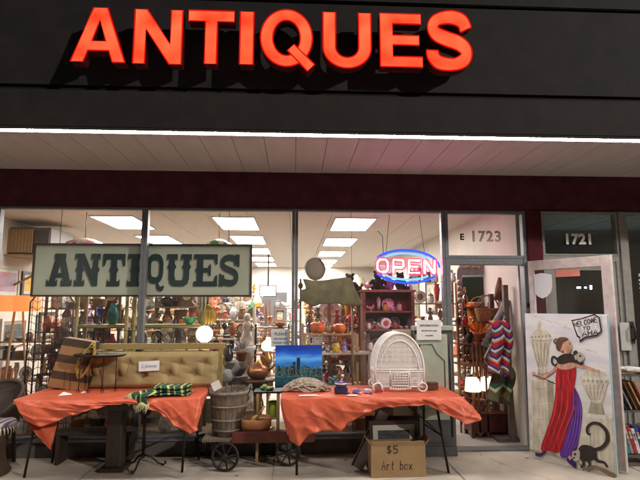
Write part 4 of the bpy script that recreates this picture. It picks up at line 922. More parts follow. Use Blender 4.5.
# right urn and pedestal
paint([(190,318),(252,330),(254,470),(190,448)],'urn'); paint([(186,312),(255,322),(255,333),(186,322)],'urn_light')
paint([(204,280),(228,284),(236,318),(194,312)],'urn_shade')
paint([(180,222),(246,228),(243,246),(230,286),(203,282),(186,246)],'urn',3)
for k in range(5): stroke([(192+11*k,240),(196+8*k,262),(205+5*k,280)],3,'urn_shade')
paint([(178,214),(248,221),(247,233),(178,226)],'urn_light'); paint([(184,214),(196,202),(230,204),(244,220)],'urn',3)
for k_ in range(6): paint(arc(188+11*k_,228+k_,3.6,3.8,0,340,8),'urn_shade')
stroke([(190,250),(214,256),(240,252)],[1,2,1],'urn_light'); stroke([(196,345),(198,400),(196,440)],[.5,2.4,.5],'urn_shade')
# shadows of ground plants
stroke([(30,398),(90,412),(150,436),(200,452),(256,470)],5,'urn_shade')
# arms
stroke([(118,190),(98,204),(72,214),(58,206),(50,200)],[11,8,6.5,5,4],'skin'); paint([(47,198),(54,196),(58,202),(53,208),(47,205)],'skin',3)
stroke([(158,186),(182,188),(205,196),(226,206)],[11,9,6,4.5],'skin'); paint([(219,200),(228,202),(230,210),(223,210)],'skin',3)
stroke([(50,205),(75,214),(100,226),(112,232)],2.2,'ink')
# dress
paint([(160,240),(174,268),(180,310),(170,370),(152,420),(116,418),(128,360),(140,300),(148,240)],'purple',4)
for k_ in range(7):
    f_=k_/6; stroke([(158+14*f_,262+10*f_),(158+18*f_,310),(142+26*f_,370),(124+26*f_,414-6*f_)],[.4,2.6,1.6,.5],'deep_purple' if k_%2 else 'bright_purple')
paint([(122,184),(140,192),(166,188),(168,214),(162,246),(152,300),(136,362),(116,408),(88,404),(62,398),(82,350),(102,300),(112,246),(114,214)],'red',4)
for k_ in range(11):
    f_=k_/10; x0_=116+50*f_; x3_=68+50*f_
    stroke([(x0_,238+6*(k_%3)),(x0_-8+4*f_,300),(x3_+ (x0_-x3_)*.45,350),(x3_,398+6*f_-5*(k_%2))],[.4,3.2-1.2*(k_%2),2.2,.6],'deep_red' if k_%3 else 'bright_red')
for k_ in range(6):
    f_=k_/5; stroke([(120+38*f_,194),(120+34*f_,214),(122+36*f_,236)],[.5,2,.5],'deep_red' if k_%2 else 'bright_red')
stroke([(132,200),(128,230),(126,250)],3,'deep_red')
# shoulders, neck, head
paint([(116,186),(124,172),(146,166),(166,174),(172,188),(150,196),(128,194)],'skin',3)
stroke([(146,176),(148,156)],13,'skin',0)
paint([(132,122),(146,114),(158,120),(160,130),(164,137),(159,139),(159,147),(150,154),(138,150),(130,140)],'skin',3)
paint([(118,122),(128,110),(146,110),(154,117),(140,124),(134,136),(128,146),(120,140)],'hair',4)
stroke([(118,126),(114,118),(122,112)],4,'hair'); paint(arc(136.5,148,3,4,0,340,8),'red'); stroke([(120,192),(98,208),(74,217),(60,210)],[.5,2,1.6,.5],'skin_shade'); stroke([(170,192),(196,198),(220,208)],[.5,1.8,.5],'skin_shade'); stroke([(147,176),(144,166),(147,156)],[.5,2.4,.5],'skin_shade'); stroke([(150,152),(156,150),(160,146)],[.4,1.6,.4],'skin_shade'); stroke([(124,124),(134,114),(146,113)],[.4,1.5,.4],'skin_shade'); stroke([(152,126),(160,126)],1.1,'hair',0); stroke([(155,129),(159,130)],1.6,'ink',0); stroke([(157,145),(162,144)],2.2,'red',0)
# lemur on the shoulders
paint([(118,166),(134,156),(154,154),(172,162),(184,172),(176,182),(156,178),(136,182),(122,178)],'fur',4)
stroke([(124,170),(110,160),(106,174),(114,184),(120,178)],[7,6,6,5,4],'fur')
paint([(166,152),(178,150),(190,158),(192,170),(180,178),(168,170)],'pale_fur',3); paint([(164,150),(172,146),(176,154),(166,160)],'fur',3); paint(arc(182,162,3,3,0,340,8),'ink'); stroke([(170,172),(182,184),(190,180)],5,'fur')
# shoes
paint([(48,404),(56,408),(76,404),(74,410),(60,416),(46,412)],'deep_purple',3); paint([(140,420),(150,424),(160,444),(156,450),(140,438),(134,428)],'deep_purple',3); stroke([(140,420),(146,428)],8,'skin',0)
# big lemur with curled tail
stroke([(204,408),(226,402),(240,384),(238,360),(222,342),(204,340),(192,350),(192,364),(200,368)],[10,10,10,9,8,8,7,6,4],'fur')
paint([(166,404),(176,394),(196,396),(210,406),(212,424),(200,434),(180,434),(166,424)],'fur',4)
stroke([(204,424),(216,436),(230,440),(238,452)],[9,8,6,5],'fur'); stroke([(190,430),(194,444),(188,452)],[8,6,5],'fur'); stroke([(176,430),(178,444),(170,450)],[7,6,5],'fur')
paint([(150,410),(162,404),(170,410),(168,428),(156,434),(150,424)],'pale_fur',3); paint([(152,404),(158,400),(162,408)],'fur'); paint(arc(157,416,3.4,3.4,0,340,8),'ink'); paint([(150,424),(156,422),(156,428)],'ink')
stroke([(176,456),(206,450),(232,462),(256,476)],[6,8,10,10],'branch'); stroke([(206,452),(190,462),(182,464)],3,'branch')
# speech bubble
paint([(163,64),(190,60),(222,50),(234,60),(238,98),(226,110),(196,114),(182,126),(182,114),(176,110)],'ink',0)
paint([(166,67),(191,63),(221,54),(231,62),(235,97),(224,107),(195,111),(184,119),(185,111),(179,107)],'bubble',0)
def bubble_text(txt,x,y,w,h,th,gap,sl=0,curve=0):
    global pic
    n=len(txt)
    for i,ch in enumerate(txt):
        x0=x+i*w*(1+gap); y0=y+sl*i
        for st in STROKE[ch]:
            stroke([(x0+px_*w,y0-pz*h) for px_,pz in st],th,'ink',0 if len(st)<4 else 3)
bubble_text('WELCOME',170,84,6.2,13,2.3,.38,-1.8)
bubble_text('TO',192,93,7,9,2.2,.5,-1)
bubble_text('AHA',190,110,11,14,2.6,.25,-1.5)
pic.build('picture',PM,wb)
# ================================================================ hanging painted sign
SY=.13
a=P(34.5,243,SY); c_=P(251.5,297,SY); sw_=c_.x-a.x; sh_=PZ(243.5,SY,140)-PZ(296.5,SY,140); z0=PZ(296.8,SY,140)
hs=thing('hanging_sign','pale green sign with dark western letters ANTIQUES hanging inside the window','sign',(a.x,SY,z0))
sgp=mat('pale_green_sign',(.46,.49,.38),.55,0,.08,3,.08)
mb=MB(); mb.box(.02,sw_-.02,0,.02,.02,sh_-.02); mb.build('board',sgp,hs)
mb=MB(); mb.prism([[(0,0),(sw_,0),(sw_,sh_),(0,sh_)],[(.022,.022),(sw_-.022,.022),(sw_-.022,sh_-.022),(.022,sh_-.022)]],-.012,.03); mb.build('sign_frame',dkwood,hs,bev=.003)
teal=mat('dark_teal_lettering',(.004,.026,.028),.5,0,.2,12,.05); shd=mat('letter_shadow_paint',(.17,.17,.13),.6,0,.1,9,0)
mbT=MB(); mbS=MB(); k=0
for ch,xa,xb in [('A',47.5,72.5),('N',75,100),('T',103,125),('I',127,143.5),('Q',146.5,164),('U',167,191.5),('E',194,217.5),('S',219,240)]:
    x0=P(xa,270,SY).x-a.x; x1=P(xb,270,SY).x-a.x; zb_=PZ(286 if ch not in 'Q' else 283,SY,140)-z0; zt2=PZ(254,SY,140)-z0
    for pc in slab_glyph(ch):
        k+=1; pts=[(x0+p[0]*(x1-x0),zb_+p[1]*(zt2-zb_)) for p in pc]
        mbT.prism([pts],-.006-.0004*(k%9),0); mbS.prism([[(p[0]-.014,p[1]-.012) for p in pts]],-.0012-.0002*(k%9),0,flat=True)
mbS.build('letter_shadow',shd,hs); mbT.build('lettering',teal,hs)
mb=MB()
for xx in (.28,sw_-.28): mb.tube([(xx,.01,sh_),(xx,.02,2.90-z0)],.004,5)
mb.build('hanging_wire',blackm,hs)
# ================================================================ OPEN sign
OYY=.12; ox=PX(406.5,OYY,266); oz=PZ(266.5,OYY,406); sc_=PX(440,OYY)-PX(373,OYY); hw=sc_/2; hh2=hw*.49
op=thing('open_sign','glowing OPEN sign with red outlined letters between blue arcs','neon sign',(ox,OYY,oz),rot=(0,R(1.5),0))
blue=mat('blue_tube',kind='emit',emit=(.02,.08,1.0),es=2.0); lblue=mat('light_blue_tube',kind='emit',emit=(.22,.55,1.0),es=1.6); redt=mat('red_tube',kind='emit',emit=(1.0,.03,.10),es=3.0)
mb=MB(); mb.tube([(hw*math.cos(R(a_)),0,hh2*math.sin(R(a_))) for a_ in range(28,153,4)],.014,8); mb.tube([(hw*math.cos(R(a_)),0,hh2*math.sin(R(a_))) for a_ in range(208,333,4)],.014,8)
mb.tube([(hw,0,.0)]*1+[(hw*math.cos(R(a_)),0,hh2*math.sin(R(a_))) for a_ in (14,28)],.010,8); mb.build('blue_tube',blue,op)
mb=MB(); mb.tube([(hw*.88*math.cos(R(a_)),0,hh2*.80*math.sin(R(a_))) for a_ in range(38,143,5)],.011,8); mb.tube([(hw*.88*math.cos(R(a_)),0,hh2*.80*math.sin(R(a_))) for a_ in range(218,323,5)],.013,8); mb.build('light_blue_tube',lblue,op)
mb=MB(); lw_=hw*.42; lh=hh2*.50
def rr_(x0,z0,x1,z1,c): return [(x0+c,z0),(x1-c,z0),(x1,z0+c),(x1,z1-c),(x1-c,z1),(x0+c,z1),(x0,z1-c),(x0,z0+c)]
def outl(pts,x):
    mb.tube([(x+p[0]*lw_+.14*p[1]*lh*0-.0,-.012,(p[1]-.5)*2*lh) for p in pts],.0065,6,closed=True)
X0=-hw*.93
outl(rr_(0,0,1,1,.22),X0); outl(rr_(.26,.26,.74,.74,.1),X0)
X0+=lw_*1.12; outl([(0,0),(.28,0),(.28,.3),(.8,.3),(1,.45),(1,.85),(.85,1),(0,1)],X0); outl([(.28,.55),(.7,.55),(.7,.76),(.28,.76)],X0)
X0+=lw_*1.12; outl([(0,0),(1,0),(1,.24),(.28,.24),(.28,.4),(.85,.4),(.85,.6),(.28,.6),(.28,.76),(1,.76),(1,1),(0,1)],X0)
X0+=lw_*1.12; outl([(0,0),(.27,0),(.27,.6),(.7,0),(1,0),(1,1),(.73,1),(.73,.42),(.3,1),(0,1)],X0)
mb.build('red_lettering',redt,op)
mb=MB(); X0=-hw*.93
def inn(pts,closed=False): mb.tube([(X0+p[0]*lw_,-.006,(p[1]-.5)*2*lh) for p in pts],.0062,7,closed=closed)
inn(rr_(.13,.13,.87,.87,.16),True); X0+=lw_*1.12
inn([(.14,.08),(.14,.88),(.82,.88),(.86,.7),(.86,.55),(.75,.42),(.2,.42)]); X0+=lw_*1.12
inn([(.92,.12),(.14,.12),(.14,.88),(.92,.88)]); inn([(.2,.5),(.78,.5)]); X0+=lw_*1.12
inn([(.135,.08),(.135,.9),(.25,.85),(.78,.14),(.865,.1),(.865,.92)])
mb.build('white_lettering',mat('pink_white_tube',kind='emit',emit=(1,.17,.40),es=85.0),op)
mb=MB()
for xx in (-hw*.62,hw*.55): mb.tube([(xx,.0,hh2*.78),(xx+(.04 if xx<0 else -.06),.02,2.70-oz)],.003,5)
mb.tube([(-hw*.7,0,hh2*.72),(-hw*.72,.03,.36),(-hw*.85,.06,2.5-oz)],.004,5); mb.build('hanging_wire',blackm,op)
mb=MB(); 
for s in(-1,1): mb.tube([(s*hw*.6,.02,-hh2*.8),(s*hw*.6,.02,hh2*.8)],.005,5)
mb.tube([(-hw*.95,.02,0),(hw*.95,.02,0)],.005,5); mb.build('backing_bracket',mat('grey_bracket',(.3,.3,.3),.5,0,0,1,0),op)
# ================================================================ papers taped inside the glass
def sheet(x0,y0,x1,y1,label,lines,Y=.045,big=None,name='window_notice'):
    a=P(x0,y1,Y); b=P(x1,y0,Y); t=thing(name,label,'notice',(a.x,Y,a.z))
    mb=MB(); w=b.x-a.x; h=b.z-a.z; mb.box(0,w,0,.002,0,h); mb.build('sheet',paper,t)
    for i,(s_,sz) in enumerate(lines):
        text_obj('lettering',s_,sz,ink,t,(w/2,-.002,h-.07-i*(h-.06)/len(lines)),align='CENTER',extrude=.0003,offset=.0008)
    return t
sheet(271,329,290,347,'white notice sheet taped in the window above the blue painting',[('PLEASE',.045),('ASK FOR HELP',.024),('THANK YOU',.03)])
sheet(417,320,441,340,'white flyer taped over the top of the sage green cabinet',[('INFORMATION',.030),('open late this week',.022),('see inside',.022)],Y=-.20)
# ================================================================ olive banner and round disc in window three
BYY=.22
olive=mat('olive_velvet',(.20,.185,.095),.95,0,.3,9,.5,bs=6,bd=.01)
t=thing('velvet_cover','olive green velvet cover draped over a wooden stand in the third window','cover',(0,0,0))
pts=[(303,281),(320,279),(345,281),(351,290),(360,293),(360,305),(330,304),(318,303),(306,299),(299,304),(298,296),(302,288)]
O_=P(330,305,BYY); t.location=O_
def drp(u,v):
    xl=300+4*math.sin(v*3)-(3 if v>.4 else -3*(1-v)); xr=350+12*v
    yt=280+1.5*math.sin(u*5); yb=304+1.5*math.sin(u*9)-4*math.exp(-((u-.1)/.08)**2)
    p=P(xl+(xr-xl)*u,yt+(yb-yt)*v,BYY)-O_; p.y=-.035*math.sin(PI*v)-.012*math.sin(u*22+v*5)*v-.02; return p
mb=MB(); mb.grid(drp,60,16); mb.build('cover_cloth',olive,t,solid=.03)
mb=MB(); q=P(300.5,300,BYY)-O_; zf=-O_.z+.17; mb.tube([(q.x,.0,zf),(q.x,0,q.z+.25)],.012); mb.ball((q.x,0,q.z+.17),.030,10,1,1,1.3); q2=P(352,300,BYY)-O_; mb.tube([(q2.x,0,zf),(q2.x,0,q2.z+.02)],.012); mb.tube([(q.x,0,.10),(q2.x,0,.10)],.010); mb.build('stand',mat('stand_wood',(.16,.09,.05),.5,0,.2,9,.1),t)
q=P(315.5,269,BYY); mb=MB(); r_=abs(PX(327,BYY)-PX(304.5,BYY))/2
mb.X=Matrix.Rotation(R(90),4,'X')@Matrix.Rotation(R(20),4,'Y')
mb.lathe([(0,-.01),(r_*.96,-.006),(r_,.0),(r_*.96,.01),(r_*.5,.022),(0,.026)],40); t=thing('round_hat_box','round beige disc shaped lid standing on top of the olive cover','lid',tuple(q)); mb.build('disc',mat('beige_felt',(.27,.24,.18),.9,0,.06,20,.1),t); 
mb=MB(); mb.lathe([(r_*.98,-.012),(r_*1.015,-.010),(r_*1.015,.008),(r_*.98,.01)],40); o=mb.build('rim',mat('beige_trim',(.28,.25,.19),.9,0,.1,20,.1),t); o.rotation_euler=(R(90),0,0)
# ================================================================ clutter library: each maker returns [(part name, mesh, material)], first is the thing itself
PAL={'amber':(.40,.16,.03),'cobalt':(.02,.05,.35),'teal':(.02,.22,.25),'emerald':(.03,.22,.06),'ruby':(.40,.02,.03),'cream':(.60,.54,.42),'white':(.72,.70,.67),'brown':(.16,.08,.04),'black':(.02,.02,.02),'rust':(.38,.12,.05),'pink':(.60,.25,.28),'yellow':(.62,.42,.05),'grey':(.25,.25,.25),'orange':(.70,.22,.03),'lilac':(.32,.22,.42),'tan':(.42,.29,.16)}
def gm(c): return mat('glaze_'+c,PAL[c],.22,0,.5,26,.08)
def wm(c): return mat('matte_'+c,PAL[c],.7,0,.3,18,.25)
def glz(c): return mat('glassware_'+c,tuple(min(1,.35+v*1.6) for v in PAL[c]),.05,kind='glass',gb=.10,ga=.7,pw=1.8)
brass=mat('old_brass',(.45,.28,.09),.35,.85,.2,20,.1); silver=mat('old_silver',(.55,.54,.52),.25,.9,.15,20,.05)
def jit(): return rnd.uniform(.85,1.18)
def lt(prof,n=18,**k): mb=MB(); mb.lathe(prof,n,**k); return mb
CACHE={}
def item(kind,c):
    key=(kind,c)
    if key in CACHE: return CACHE[key]
    r=[]
    if kind=='vase': r=[('vase',lt([(0,0),(.035,0),(.06,.05),(.065,.10),(.035,.17),(.028,.20),(.040,.225),(.034,.222),(.022,.20),(0,.15)]),gm(c))]
    elif kind=='tall_vase': r=[('tall_vase',lt([(0,0),(.045,0),(.03,.02),(.035,.10),(.055,.24),(.035,.30),(.05,.33),(.045,.33),(.03,.30),(0,.2)],wob=lambda a,z:1+.03*math.cos(8*a)),gm(c))]
    elif kind=='glass_bottle': r=[('glass_bottle',lt([(0,0),(.038,0),(.042,.01),(.042,.13),(.035,.155),(.014,.18),(.013,.24),(.018,.245),(.018,.26),(0,.26)]),glz(c)),('stopper',lt([(0,.26),(.012,.262),(.020,.28),(.012,.30),(0,.302)],10),gm(c))]
    elif kind=='jar': r=[('jar',lt([(0,0),(.05,0),(.058,.02),(.058,.11),(.045,.13),(.045,.14),(0,.14)]),gm(c)),('lid',lt([(.05,.14),(.052,.155),(.03,.168),(.012,.172),(.015,.19),(0,.195)]),wm('brown'))]
    elif kind=='bowl': r=[('bowl',lt([(0,0),(.04,0),(.045,.012),(.085,.05),(.10,.08),(.096,.08),(.08,.052),(.04,.02),(0,.018)],24,wob=lambda a,z:1+.03*math.cos(10*a)),gm(c))]
    elif kind=='plate':
        mb=MB(); mb.X=Matrix.Translation((0,0,.115))@Matrix.Rotation(R(80),4,'X'); mb.lathe([(0,0),(.06,.0),(.075,.006),(.115,.016),(.113,.020),(.075,.011),(0,.006)],30)
        s=MB(); s.tube([(-.04,.05,0),(-.03,-.03,.004),(-.03,-.035,.025)],.004,5); s.tube([(.04,.05,0),(.03,-.03,.004),(.03,-.035,.025)],.004,5); s.tube([(-.03,.04,0),(0,.03,.13),(.03,.04,0)],.004,5)
        m2=MB(); m2.X=Matrix.Translation((0,-.004,.115))@Matrix.Rotation(R(80),4,'X'); m2.lathe([(0,.008),(.055,.008),(.06,.007)],24)
        r=[('plate',mb,gm('white' if c!='white' else 'cream')),('plate_stand',s,brass),('plate_motif',m2,gm(c))]
    elif kind=='cup':
        mb=MB(); mb.lathe([(0,0),(.025,0),(.03,.008),(.040,.05),(.044,.075),(.040,.075),(.034,.02),(0,.012)],20); mb.tube([(.040,0,.060),(.062,0,.062),(.068,0,.042),(.055,0,.024),(.034,0,.022)],.005,6)
        r=[('cup',mb,gm(c)),('saucer',lt([(0,0),(.04,0),(.07,.012),(.068,.014),(.03,.003),(0,.003)],24),gm(c))]
    elif kind=='teapot':
        mb=MB(); mb.lathe([(0,0),(.045,0),(.075,.035),(.08,.07),(.065,.105),(.035,.12),(0,.12)],24); mb.tube([(.07,0,.05),(.11,0,.07),(.125,0,.11)],[.018,.012,.009],8); mb.tube([(-.07,0,.10),(-.115,0,.10),(-.12,0,.06),(-.072,0,.035)],.007,7)
        r=[('teapot',mb,gm(c)),('lid',lt([(.04,.118),(.03,.13),(.008,.137),(.013,.15),(0,.155)]),gm(c))]
    elif kind=='pitcher':
        mb=MB(); mb.lathe([(0,0),(.045,0),(.065,.05),(.06,.10),(.042,.15),(.05,.19),(.046,.19),(.036,.15),(0,.1)],22); mb.tube([(-.045,0,.17),(-.09,0,.16),(-.09,0,.09),(-.06,0,.06)],.008,7); mb.tube([(.035,0,.165),(.062,0,.192)],[.02,.012],8); r=[('pitcher',mb,gm(c))]
    elif kind=='candlestick': r=[('candlestick',lt([(0,0),(.05,0),(.048,.012),(.015,.03),(.012,.06),(.022,.08),(.010,.10),(.012,.16),(.026,.175),(.022,.19),(0,.19)]),brass if c in('amber','yellow','brown','tan','orange','rust') else silver),('candle',lt([(0,.185),(.011,.185),(.011,.30),(0,.305)],10),wm(c))]
    elif kind=='goblet': r=[('goblet',lt([(0,0),(.035,0),(.03,.006),(.006,.014),(.006,.07),(.03,.09),(.038,.13),(.034,.165),(.031,.165),(.034,.13),(.026,.095),(0,.085)],20),glz(c))]
    elif kind=='figurine':
        mb=MB(); mb.lathe([(0,0),(.05,0),(.05,.012),(.042,.016),(.045,.04),(.028,.09),(.020,.105),(.032,.125),(.030,.15),(.012,.162),(.010,.170),(0,.170)],18,sx=1,sy=.8); mb.ball((0,0,.19),.024,12,1,1,1.15)
        mb.tube([(.028,0,.148),(.048,-.01,.118),(.03,-.035,.105)],[.010,.008,.006],7); mb.tube([(-.028,0,.148),(-.05,-.01,.12),(-.045,-.03,.15)],[.010,.008,.006],7)
        h=MB(); h.lathe([(.028,.195),(.026,.21),(.014,.222),(0,.224)],14); h.ball((0,.018,.19),.018,8)
        r=[('figurine',mb,gm(c)),('hair',h,wm('brown' if c!='brown' else 'black'))]
    elif kind=='bird_figure':
        mb=MB(); mb.ball((0,0,.06),.045,14,1.5,.85,.9); mb.ball((.055,0,.105),.024,10); mb.tube([(.03,0,.07),(.05,0,.10)],[.03,.02],8); mb.tube([(-.04,0,.065),(-.10,0,.11)],[.028,.012],8); mb.lathe([(0,0),(.03,0),(.02,.012),(.012,.03)],12)
        b_=MB(); b_.tube([(.075,0,.105),(.10,0,.098)],[.008,.001],6); b_.ball((.055,0,.130),.009,8,1.6,.5,1); r=[('bird_figure',mb,gm(c)),('beak',b_,gm('orange'))]
    elif kind=='books':
        mb=MB(); x=-.07; i=0
        r=[]
        mb.cbox(-.045,0,.10,.03,.14,.20); mb.cbox(-.012,0,.09,.028,.13,.18); mb.cbox(.022,0,.105,.034,.15,.21); mb.cbox(.058,0,.085,.03,.12,.17)
        p=MB(); p.cbox(-.045,-.0705,.15,.024,.001,.02); p.cbox(.022,-.0755,.14,.026,.001,.05); p.cbox(.058,-.0605,.12,.022,.001,.015); r=[('book_set',mb,wm(c)),('spine_label',p,gm('cream'))]
    elif kind=='picture_frame':
        mb=MB(); mb.X=Matrix.Rotation(R(-12),4,'X'); mb.prism([[(-.08,0),(.08,0),(.08,.21),(-.08,.21)],[(-.06,.02),(.06,.02),(.06,.19),(-.06,.19)]],-.008,.01)
        p=MB(); p.X=Matrix.Rotation(R(-12),4,'X'); p.box(-.061,.061,-.002,.004,.019,.191); r=[('picture_frame',mb,brass if c in('amber','yellow','tan') else wm('brown' if c!='white' else 'white')),('picture',p,wm(c))]
    elif kind=='wicker_basket':
        mb=MB(); mb.lathe([(0,0),(.08,0),(.09,.01),(.11,.11),(.115,.12),(.105,.12),(.085,.02),(0,.01)],28,wob=lambda a,z:1+.02*math.sin(14*a+z*300)); h=MB(); h.tube([(.11*math.cos(R(a)),0,.11+.12*math.sin(R(a))) for a in range(0,181,15)],.006,6)
        r=[('wicker_basket',mb,mat('basket_weave',(.26,.14,.06),.75,0,.4,60,.6)),('handle',h,mat('basket_weave'))]
    elif kind=='box': 
        mb=MB(); mb.cbox(0,0,.045,.15,.11,.09); l=MB(); l.cbox(0,0,.098,.155,.115,.016); k=MB(); k.cbox(0,-.0585,.085,.02,.006,.022); r=[('keepsake_box',mb,wm(c)),('lid',l,wm(c)),('latch',k,brass)]
    elif kind=='clock':
        mb=MB(); mb.prism([[(-.08,0),(.08,0),(.08,.03),(.06,.04)]+[(.065*math.cos(R(a)),.115+.065*math.sin(R(a))) for a in range(-40,221,10)]+[(-.06,.04),(-.08,.03)]],-.035,.035)
        f_=MB(); f_.prism([[(.048*math.cos(R(a)),.115+.048*math.sin(R(a))) for a in range(0,360,15)]],-.038,-.034); h=MB(); h.bar((0,-.040,.115),(0,-.040,.150),.004,.002); h.bar((0,-.040,.115),(.024,-.040,.125),.004,.002)
        r=[('mantel_clock',mb,wm('brown' if c not in('black','white') else c)),('dial',f_,gm('cream')),('hand',h,blackm)]
    elif kind=='table_lamp':
        r=[('table_lamp',lt([(0,0),(.06,0),(.055,.015),(.02,.03),(.05,.09),(.055,.13),(.02,.19),(.010,.20),(.010,.27),(0,.27)]),gm(c)),('lamp_shade',lt([(.10,.22),(.055,.36),(.052,.36),(.097,.22)],24),mat('lamp_cloth',(.60,.48,.32),.8,0,.1,20,.1))]
    elif kind=='soft_toy':
        global wm_; wm_=lambda c_: mat('fur_'+c_,PAL[c_],.95,0,.5,40,1.0,bs=3,bd=.02)
        mb=MB(); mb.ball((0,0,.07),.065,14,1,.85,1.1); mb.ball((0,-.01,.165),.048,14); mb.ball((-.035,0,.205),.018,8); mb.ball((.035,0,.205),.018,8); mb.ball((0,-.05,.155),.020,8)
        for s in(-1,1): mb.tube([(s*.05,0,.11),(s*.09,-.03,.07)],[.022,.018],8); mb.tube([(s*.04,-.02,.03),(s*.06,-.10,.02)],[.028,.022],8)
        e_=MB()
        for s in(-1,1): e_.ball((s*.018,-.052,.18),.006,6)
        e_.ball((0,-.069,.158),.007,6); r=[('soft_toy',mb,wm_(c)),('eyes',e_,blackm)]
    elif kind=='pumpkin':
        mb=MB(); mb.lathe([(.01,.012),(.05,0),(.095,.03),(.11,.075),(.09,.125),(.04,.145),(.01,.135)],40,wob=lambda a,z:1+.07*abs(math.cos(4*a))-.03); s=MB(); s.tube([(0,0,.13),(.008,0,.165),(.03,0,.18)],[.014,.010,.012],7); r=[('pumpkin',mb,mat('pumpkin_skin',(.72,.17,.02),.45,0,.15,9,.1)),('stem',s,wm('emerald'))]
    elif kind=='tin': r=[('tin',lt([(0,0),(.045,0),(.045,.12),(0,.12)],20),gm(c)),('lid',lt([(.047,.112),(.047,.13),(.04,.134),(0,.134)],20),silver),('tin_band',lt([(.0456,.04),(.0456,.08)],20),gm('cream' if c!='cream' else 'rust'))]
    elif kind=='flower_pot':
        mb=lt([(0,0),(.045,0),(.065,.10),(.072,.10),(.072,.12),(.060,.12),(.055,.10),(0,.09)]); f_=MB(); rr=random.Random(len(c)*7+ord(c[0]))
        for i in range(46):
            a=rr.uniform(0,2*PI); el=rr.uniform(.15,1.4); l_=rr.uniform(.08,.17); d=Vector((math.cos(a)*math.cos(el),math.sin(a)*math.cos(el),math.sin(el))); p=Vector((0,0,.10))+d*l_; s_=d.orthogonal().normalized()*.018; 
            i_=[f_._p(Vector((0,0,.10))+d*l_*.4),f_._p(p+s_),f_._p(p+d*.03),f_._p(p-s_)]; f_.face(i_)
        r=[('flower_pot',mb,wm('rust')),('leaves',f_,wm(c))]
    elif kind=='globe': 
        mb=MB(); mb.lathe([(0,0),(.05,0),(.045,.012),(.012,.03),(.010,.05)],16); mb.tube([(0,.078*math.cos(R(a)),.13+.078*math.sin(R(a))) for a in range(-90,91,15)],.005,5); g=MB(); g.ball((0,0,.13),.07,18); r=[('globe_stand',mb,brass),('globe',g,gm(c))]
    out=[(n,mb_.mesh(n,m_),m_) for n,mb_,m_ in r]; CACHE[key]=out; return out
ADJ={'vase':'glazed vase','tall_vase':'tall fluted vase','glass_bottle':'glass bottle','jar':'lidded jar','bowl':'scalloped bowl','plate':'patterned plate','cup':'cup and saucer','teapot':'teapot','pitcher':'pitcher','candlestick':'candlestick','goblet':'goblet','figurine':'lady figurine','bird_figure':'bird figure','books':'set of books','picture_frame':'small picture','wicker_basket':'wicker basket','box':'keepsake box','clock':'mantel clock','table_lamp':'cloth shaded lamp','soft_toy':'soft toy bear','pumpkin':'pumpkin','tin':'tin','flower_pot':'potted plant','globe':'globe'}
CAT={'tall_vase':'vase','glass_bottle':'bottle','bird_figure':'figurine','picture_frame':'picture','wicker_basket':'basket','table_lamp':'lamp','soft_toy':'toy','flower_pot':'plant','candlestick':'candlestick'}
CW={'plate':.24,'bowl':.21,'teapot':.25,'wicker_basket':.24,'soft_toy':.22,'pumpkin':.23,'books':.16,'box':.17,'picture_frame':.18,'clock':.18,'table_lamp':.21,'flower_pot':.24,'pitcher':.18,'bird_figure':.2,'cup':.15,'globe':.18}
ORD=['first','second','third','fourth','fifth','sixth','seventh','eighth','ninth','tenth','eleventh','twelfth','thirteenth','fourteenth','fifteenth','sixteenth','seventeenth','eighteenth','nineteenth','twentieth','twenty-first','twenty-second','twenty-third','twenty-fourth','twenty-fifth']
PROTO={}
def put(kind,c,loc,label,rz=0,scale=1,group=None):
    key=(kind,c)
    parts=item(kind,c)
    nm={'books':'book_set','box':'keepsake_box','clock':'mantel_clock','globe':'desk_globe'}.get(kind,kind)
    def ob(n,me,par): 
        o=bpy.data.objects.new(n,me); COL.objects.link(o); o.parent=par; return o
    if len(parts)==1:
        root=ob(nm,parts[0][1],None)
    else:
        root=bpy.data.objects.new(nm,None); COL.objects.link(root); root.empty_display_size=.05
        BN={'jar':'jar_body','cup':'cup_body','teapot':'pot_body','candlestick':'stick','figurine':'figure','bird_figure':'bird_body','picture_frame':'frame','wicker_basket':'basket_body','table_lamp':'lamp_base','soft_toy':'toy_body','pumpkin':'pumpkin_body','tin':'tin_body','flower_pot':'pot','glass_bottle':'bottle_body','plate':'dish','books':'books','box':'box_body','clock':'clock_case','globe':'globe_stand'}
        for i,(n,me,_) in enumerate(parts): ob(BN.get(kind,n) if i==0 else n,me,root)
    root.location=loc; root.rotation_euler=(0,0,rz); root.scale=(scale,)*3
    tag(root,label,CAT.get(kind,{'books':'books','box':'box','clock':'clock','globe':'globe'}.get(kind,kind)),group)
    return root
def fill(x0,x1,y,z,phrase,kinds,colours,sc=(.8,1.2),maxh=None,gap=.006,yj=.03,row='',):
    x=x0; i=0
    while True:
        k=rnd.choice(kinds); s=rnd.uniform(*sc); w=CW.get(k,.12)*s
        if x+w>x1 or i>=25: break
        c=rnd.choice(colours)
        put(k,c,(x+w/2,y+rnd.uniform(-yj,yj),z),'%s %s, %s from left on %s'%(c,ADJ[k],ORD[i],phrase),rnd.uniform(-.3,.3) if k not in('plate','picture_frame','clock','books') else rnd.uniform(-.15,.15),s,'antiques on '+phrase)
        x+=w+rnd.uniform(gap*.2,gap*2); i+=1
